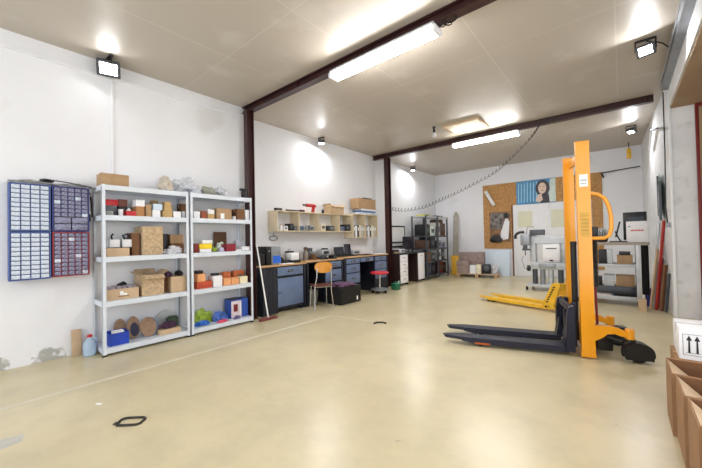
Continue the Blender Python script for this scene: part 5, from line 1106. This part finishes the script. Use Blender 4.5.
t = thing('plastic_sheet', 'pale grey sheet leaning behind the planks at the right wall', 'panel', (.42, 8.14, 0)); b = MB(); b.box(-.02, .0, -.14, .14, 0, .78, bev=.002); bmesh.ops.transform(b.bm, matrix=Matrix.Rotation(.10, 4, 'Y'), verts=b.bm.verts); b.build('sheet', mat('pale_grey_sheet', (170, 180, 186), .4), t)
t = thing('glass_panel', 'greenish glass panels fixed on the right wall above the planks', 'glass panel', (.50, 7.9, 1.5), math.radians(-2))
b = MB(); b.box(.0, .012, -.42, -.02, .05, .62); b.box(.012, .022, -.30, .25, .15, .80); b.build('glass', greenglass, t)
b = MB(); b.box(-.005, .03, -.44, -.42, .0, .66); b.box(-.005, .03, .25, .27, .1, .84); b.build('frame', dgrey, t)
t = thing('wall_cable', 'dark cable and small box running down the right wall', 'cable', (.545, 7.05, 0))
b = MB(); b.tube([(0, 0, 3.5), (.0, .02, 2.6), (-.012, .05, 1.7), (0, .02, 1.45)], .008); b.build('cable', black, t); b = MB(); b.box(-.02, .03, -.01, .05, 1.38, 1.45, bev=.004); b.build('box', grey, t)
t = thing('wall_bracket', 'small pale slanting bracket high on the right wall', 'bracket', (0, 0, 0))
P4 = [at(u, v, x=.47) for u, v in [(649.5, 150), (651.5, 130), (657.5, 129), (654, 150)]]
b = MB(); b.tube(P4[:2], .02, 8); b.build('arm', white, t); b = MB(); b.tube(P4[2:], .02, 8); b.build('arm', white, t)
b = MB(); b.tube([P4[1], P4[2]], .022, 8); b.build('plate', dgrey, t)
t = thing('cable_run', 'bundle of thin cables along the grey steel channel', 'cables', (.50, 4.0, 3.56))
for k in range(2): b = MB(); b.tube([(.0-.008*k, -3+i*.3, -.03*k+.012*math.sin(i*1.7+k)) for i in range(20)], .006, 6); b.build('cable', [black, grey][k], t)
# ================================================================== foreground cartons at the right
ccl = mat('foreground_cardboard', (160, 122, 88), .85, var=.05, scale=5)
def big_open(y1, label, h_=.40, x0=.215, w_=.50, d=.345):
    t = thing('cardboard_box', label, 'box', (x0+w_/2, y1-d/2, 0)); x, y, e = w_/2, d/2, .005
    b = MB(); b.box(-x, x, -y, -y+e, 0, h_); b.box(-x, x, y-e, y, 0, h_); b.box(-x, -x+e, -y+e, y-e, 0, h_); b.box(x-e, x, -y+e, y-e, 0, h_); b.box(-x+e, x-e, -y+e, y-e, 0, e); b.build('body', ccl, t)
    b = MB(); b._new([(-x+.008, -y+.01, h_-.004), (-x+.008, y-.02, h_-.004), (-x+.13, y-.10, h_-.10), (-x+.13, -y+.07, h_-.10), (-x+.011, -y+.01, h_-.008), (-x+.011, y-.02, h_-.008), (-x+.133, y-.10, h_-.104), (-x+.133, -y+.07, h_-.104)], [(0, 1, 2, 3), (4, 7, 6, 5), (0, 4, 5, 1), (1, 5, 6, 2), (2, 6, 7, 3), (3, 7, 4, 0)]); b.build('flap', card_l, t)
    b = MB(); b.box(-x+.02, x-.02, y-e-.006, y-e-.001, h_-.18, h_-.004); b.build('flap', card_d, t)
    b = MB(); b.box(-x+.02, x-.02, -y+e+.001, -y+e+.006, h_-.12, h_-.004); b.build('flap', card_d, t)
    return t
big_open(3.25, 'open brown carton directly in front of the white carton with arrows')
big_open(2.895, 'open brown carton second from the white carton, at the right edge', x0=.234)
big_open(2.54, 'open brown carton third from the white carton, at the right edge', x0=.248)
big_open(2.185, 'nearest open brown carton, cut off at the lower right corner', x0=.262)
b = MB(); b.blob((0, 0, 0), .19, .13, .17, .15, 2, 95, sub=4); tag(b.build('bubble_wrap', mat('grey_white_film', (196, 196, 200), .4, var=.2, scale=30), loc=(.47, 2.012, .008)), 'pale packing film inside the nearest open carton', 'packing')
t = thing('cardboard_box', 'closed brown carton supporting the white carton with arrows', 'box', (.50, 3.46, 0)); box_parts(t, .46, .38, .395, ccl, 'closed')
t = thing('cardboard_box', 'white carton printed with two upward arrows on the brown cartons', 'box', (.455, 3.46, .397)); box_parts(t, .33, .34, .222, white, 'closed', strap=mat('white_tape', (226, 228, 232), .25))
ink = mat('black_ink', (30, 30, 34), .6); y_ = -.1715
b = MB(); cx, cz, fw, fh, e = -.094, .106, .052, .074, .0022
b.box(cx-fw, cx+fw, y_-.0005, y_, cz+fh-e, cz+fh); b.box(cx-fw, cx+fw, y_-.0005, y_, cz-fh, cz-fh+e); b.box(cx-fw, cx-fw+e, y_-.0005, y_, cz-fh+e, cz+fh-e); b.box(cx+fw-e, cx+fw, y_-.0005, y_, cz-fh+e, cz+fh-e); b.box(cx-fw*.7, cx+fw*.7, y_-.0005, y_, cz-fh*.78, cz-fh*.78+e)
for s in (-1, 1):
    xx = cx+s*.020; b.prism([(xx-.015, cz+.03), (xx+.015, cz+.03), (xx, cz+.066)], y_-.0005, y_, 'xz'); b.prism([(xx-.006, cz-.055), (xx+.006, cz-.055), (xx+.004, cz+.03), (xx-.004, cz+.03)], y_-.0005, y_, 'xz')
b.build('arrow_print', ink, t)
# repeats of a kind share a group
GR = {'cardboard_box': 'cardboard boxes around the workshop', 'storage_box': 'storage boxes on shelves and benches', 'plastic_bag': 'plastic bags on the shelving', 'floodlight': 'floodlights under the ceiling',
      'strip_light': 'strip lights under the beams', 'steel_beam': 'steel ceiling beams', 'steel_column': 'steel columns along the left side', 'shelving_unit': 'grey shelving units', 'drawer_cabinet': 'small parts cabinets on the left wall',
      'workbench': 'workbenches along the left wall', 'wall_cupboard': 'open wall cupboards above the benches', 'storage_rack': 'dark racks in the far corner', 'leaning_plank': 'planks leaning on the right wall', 'laptop': 'laptops on the far workbench',
      'grinding_disc': 'discs on the bottom shelf', 'instrument_case': 'black cases on the far racks', 'cable_bundle': 'cable bundles', 'cloth_bundle': 'cloth bundles', 'spray_bottle': 'bottles in and on the wall cupboard', 'tool_bag': 'coloured bags on the bottom shelf',
      'device': 'small devices on the benches', 'paper_stack': 'papers on the benches', 'computer_keyboard': 'keyboards', 'floor_tape': 'pale floor marking lines', 'power_adapter': 'black power adapters', 'storage_bin': 'plastic bins'}
tops = [o for o in C.objects if o.parent is None and 'label' in o and 'group' not in o]
for base, g in GR.items():
    same = [o for o in tops if o.name.split('.')[0] == base]
    if len(same) > 1:
        for o in same: o['group'] = g
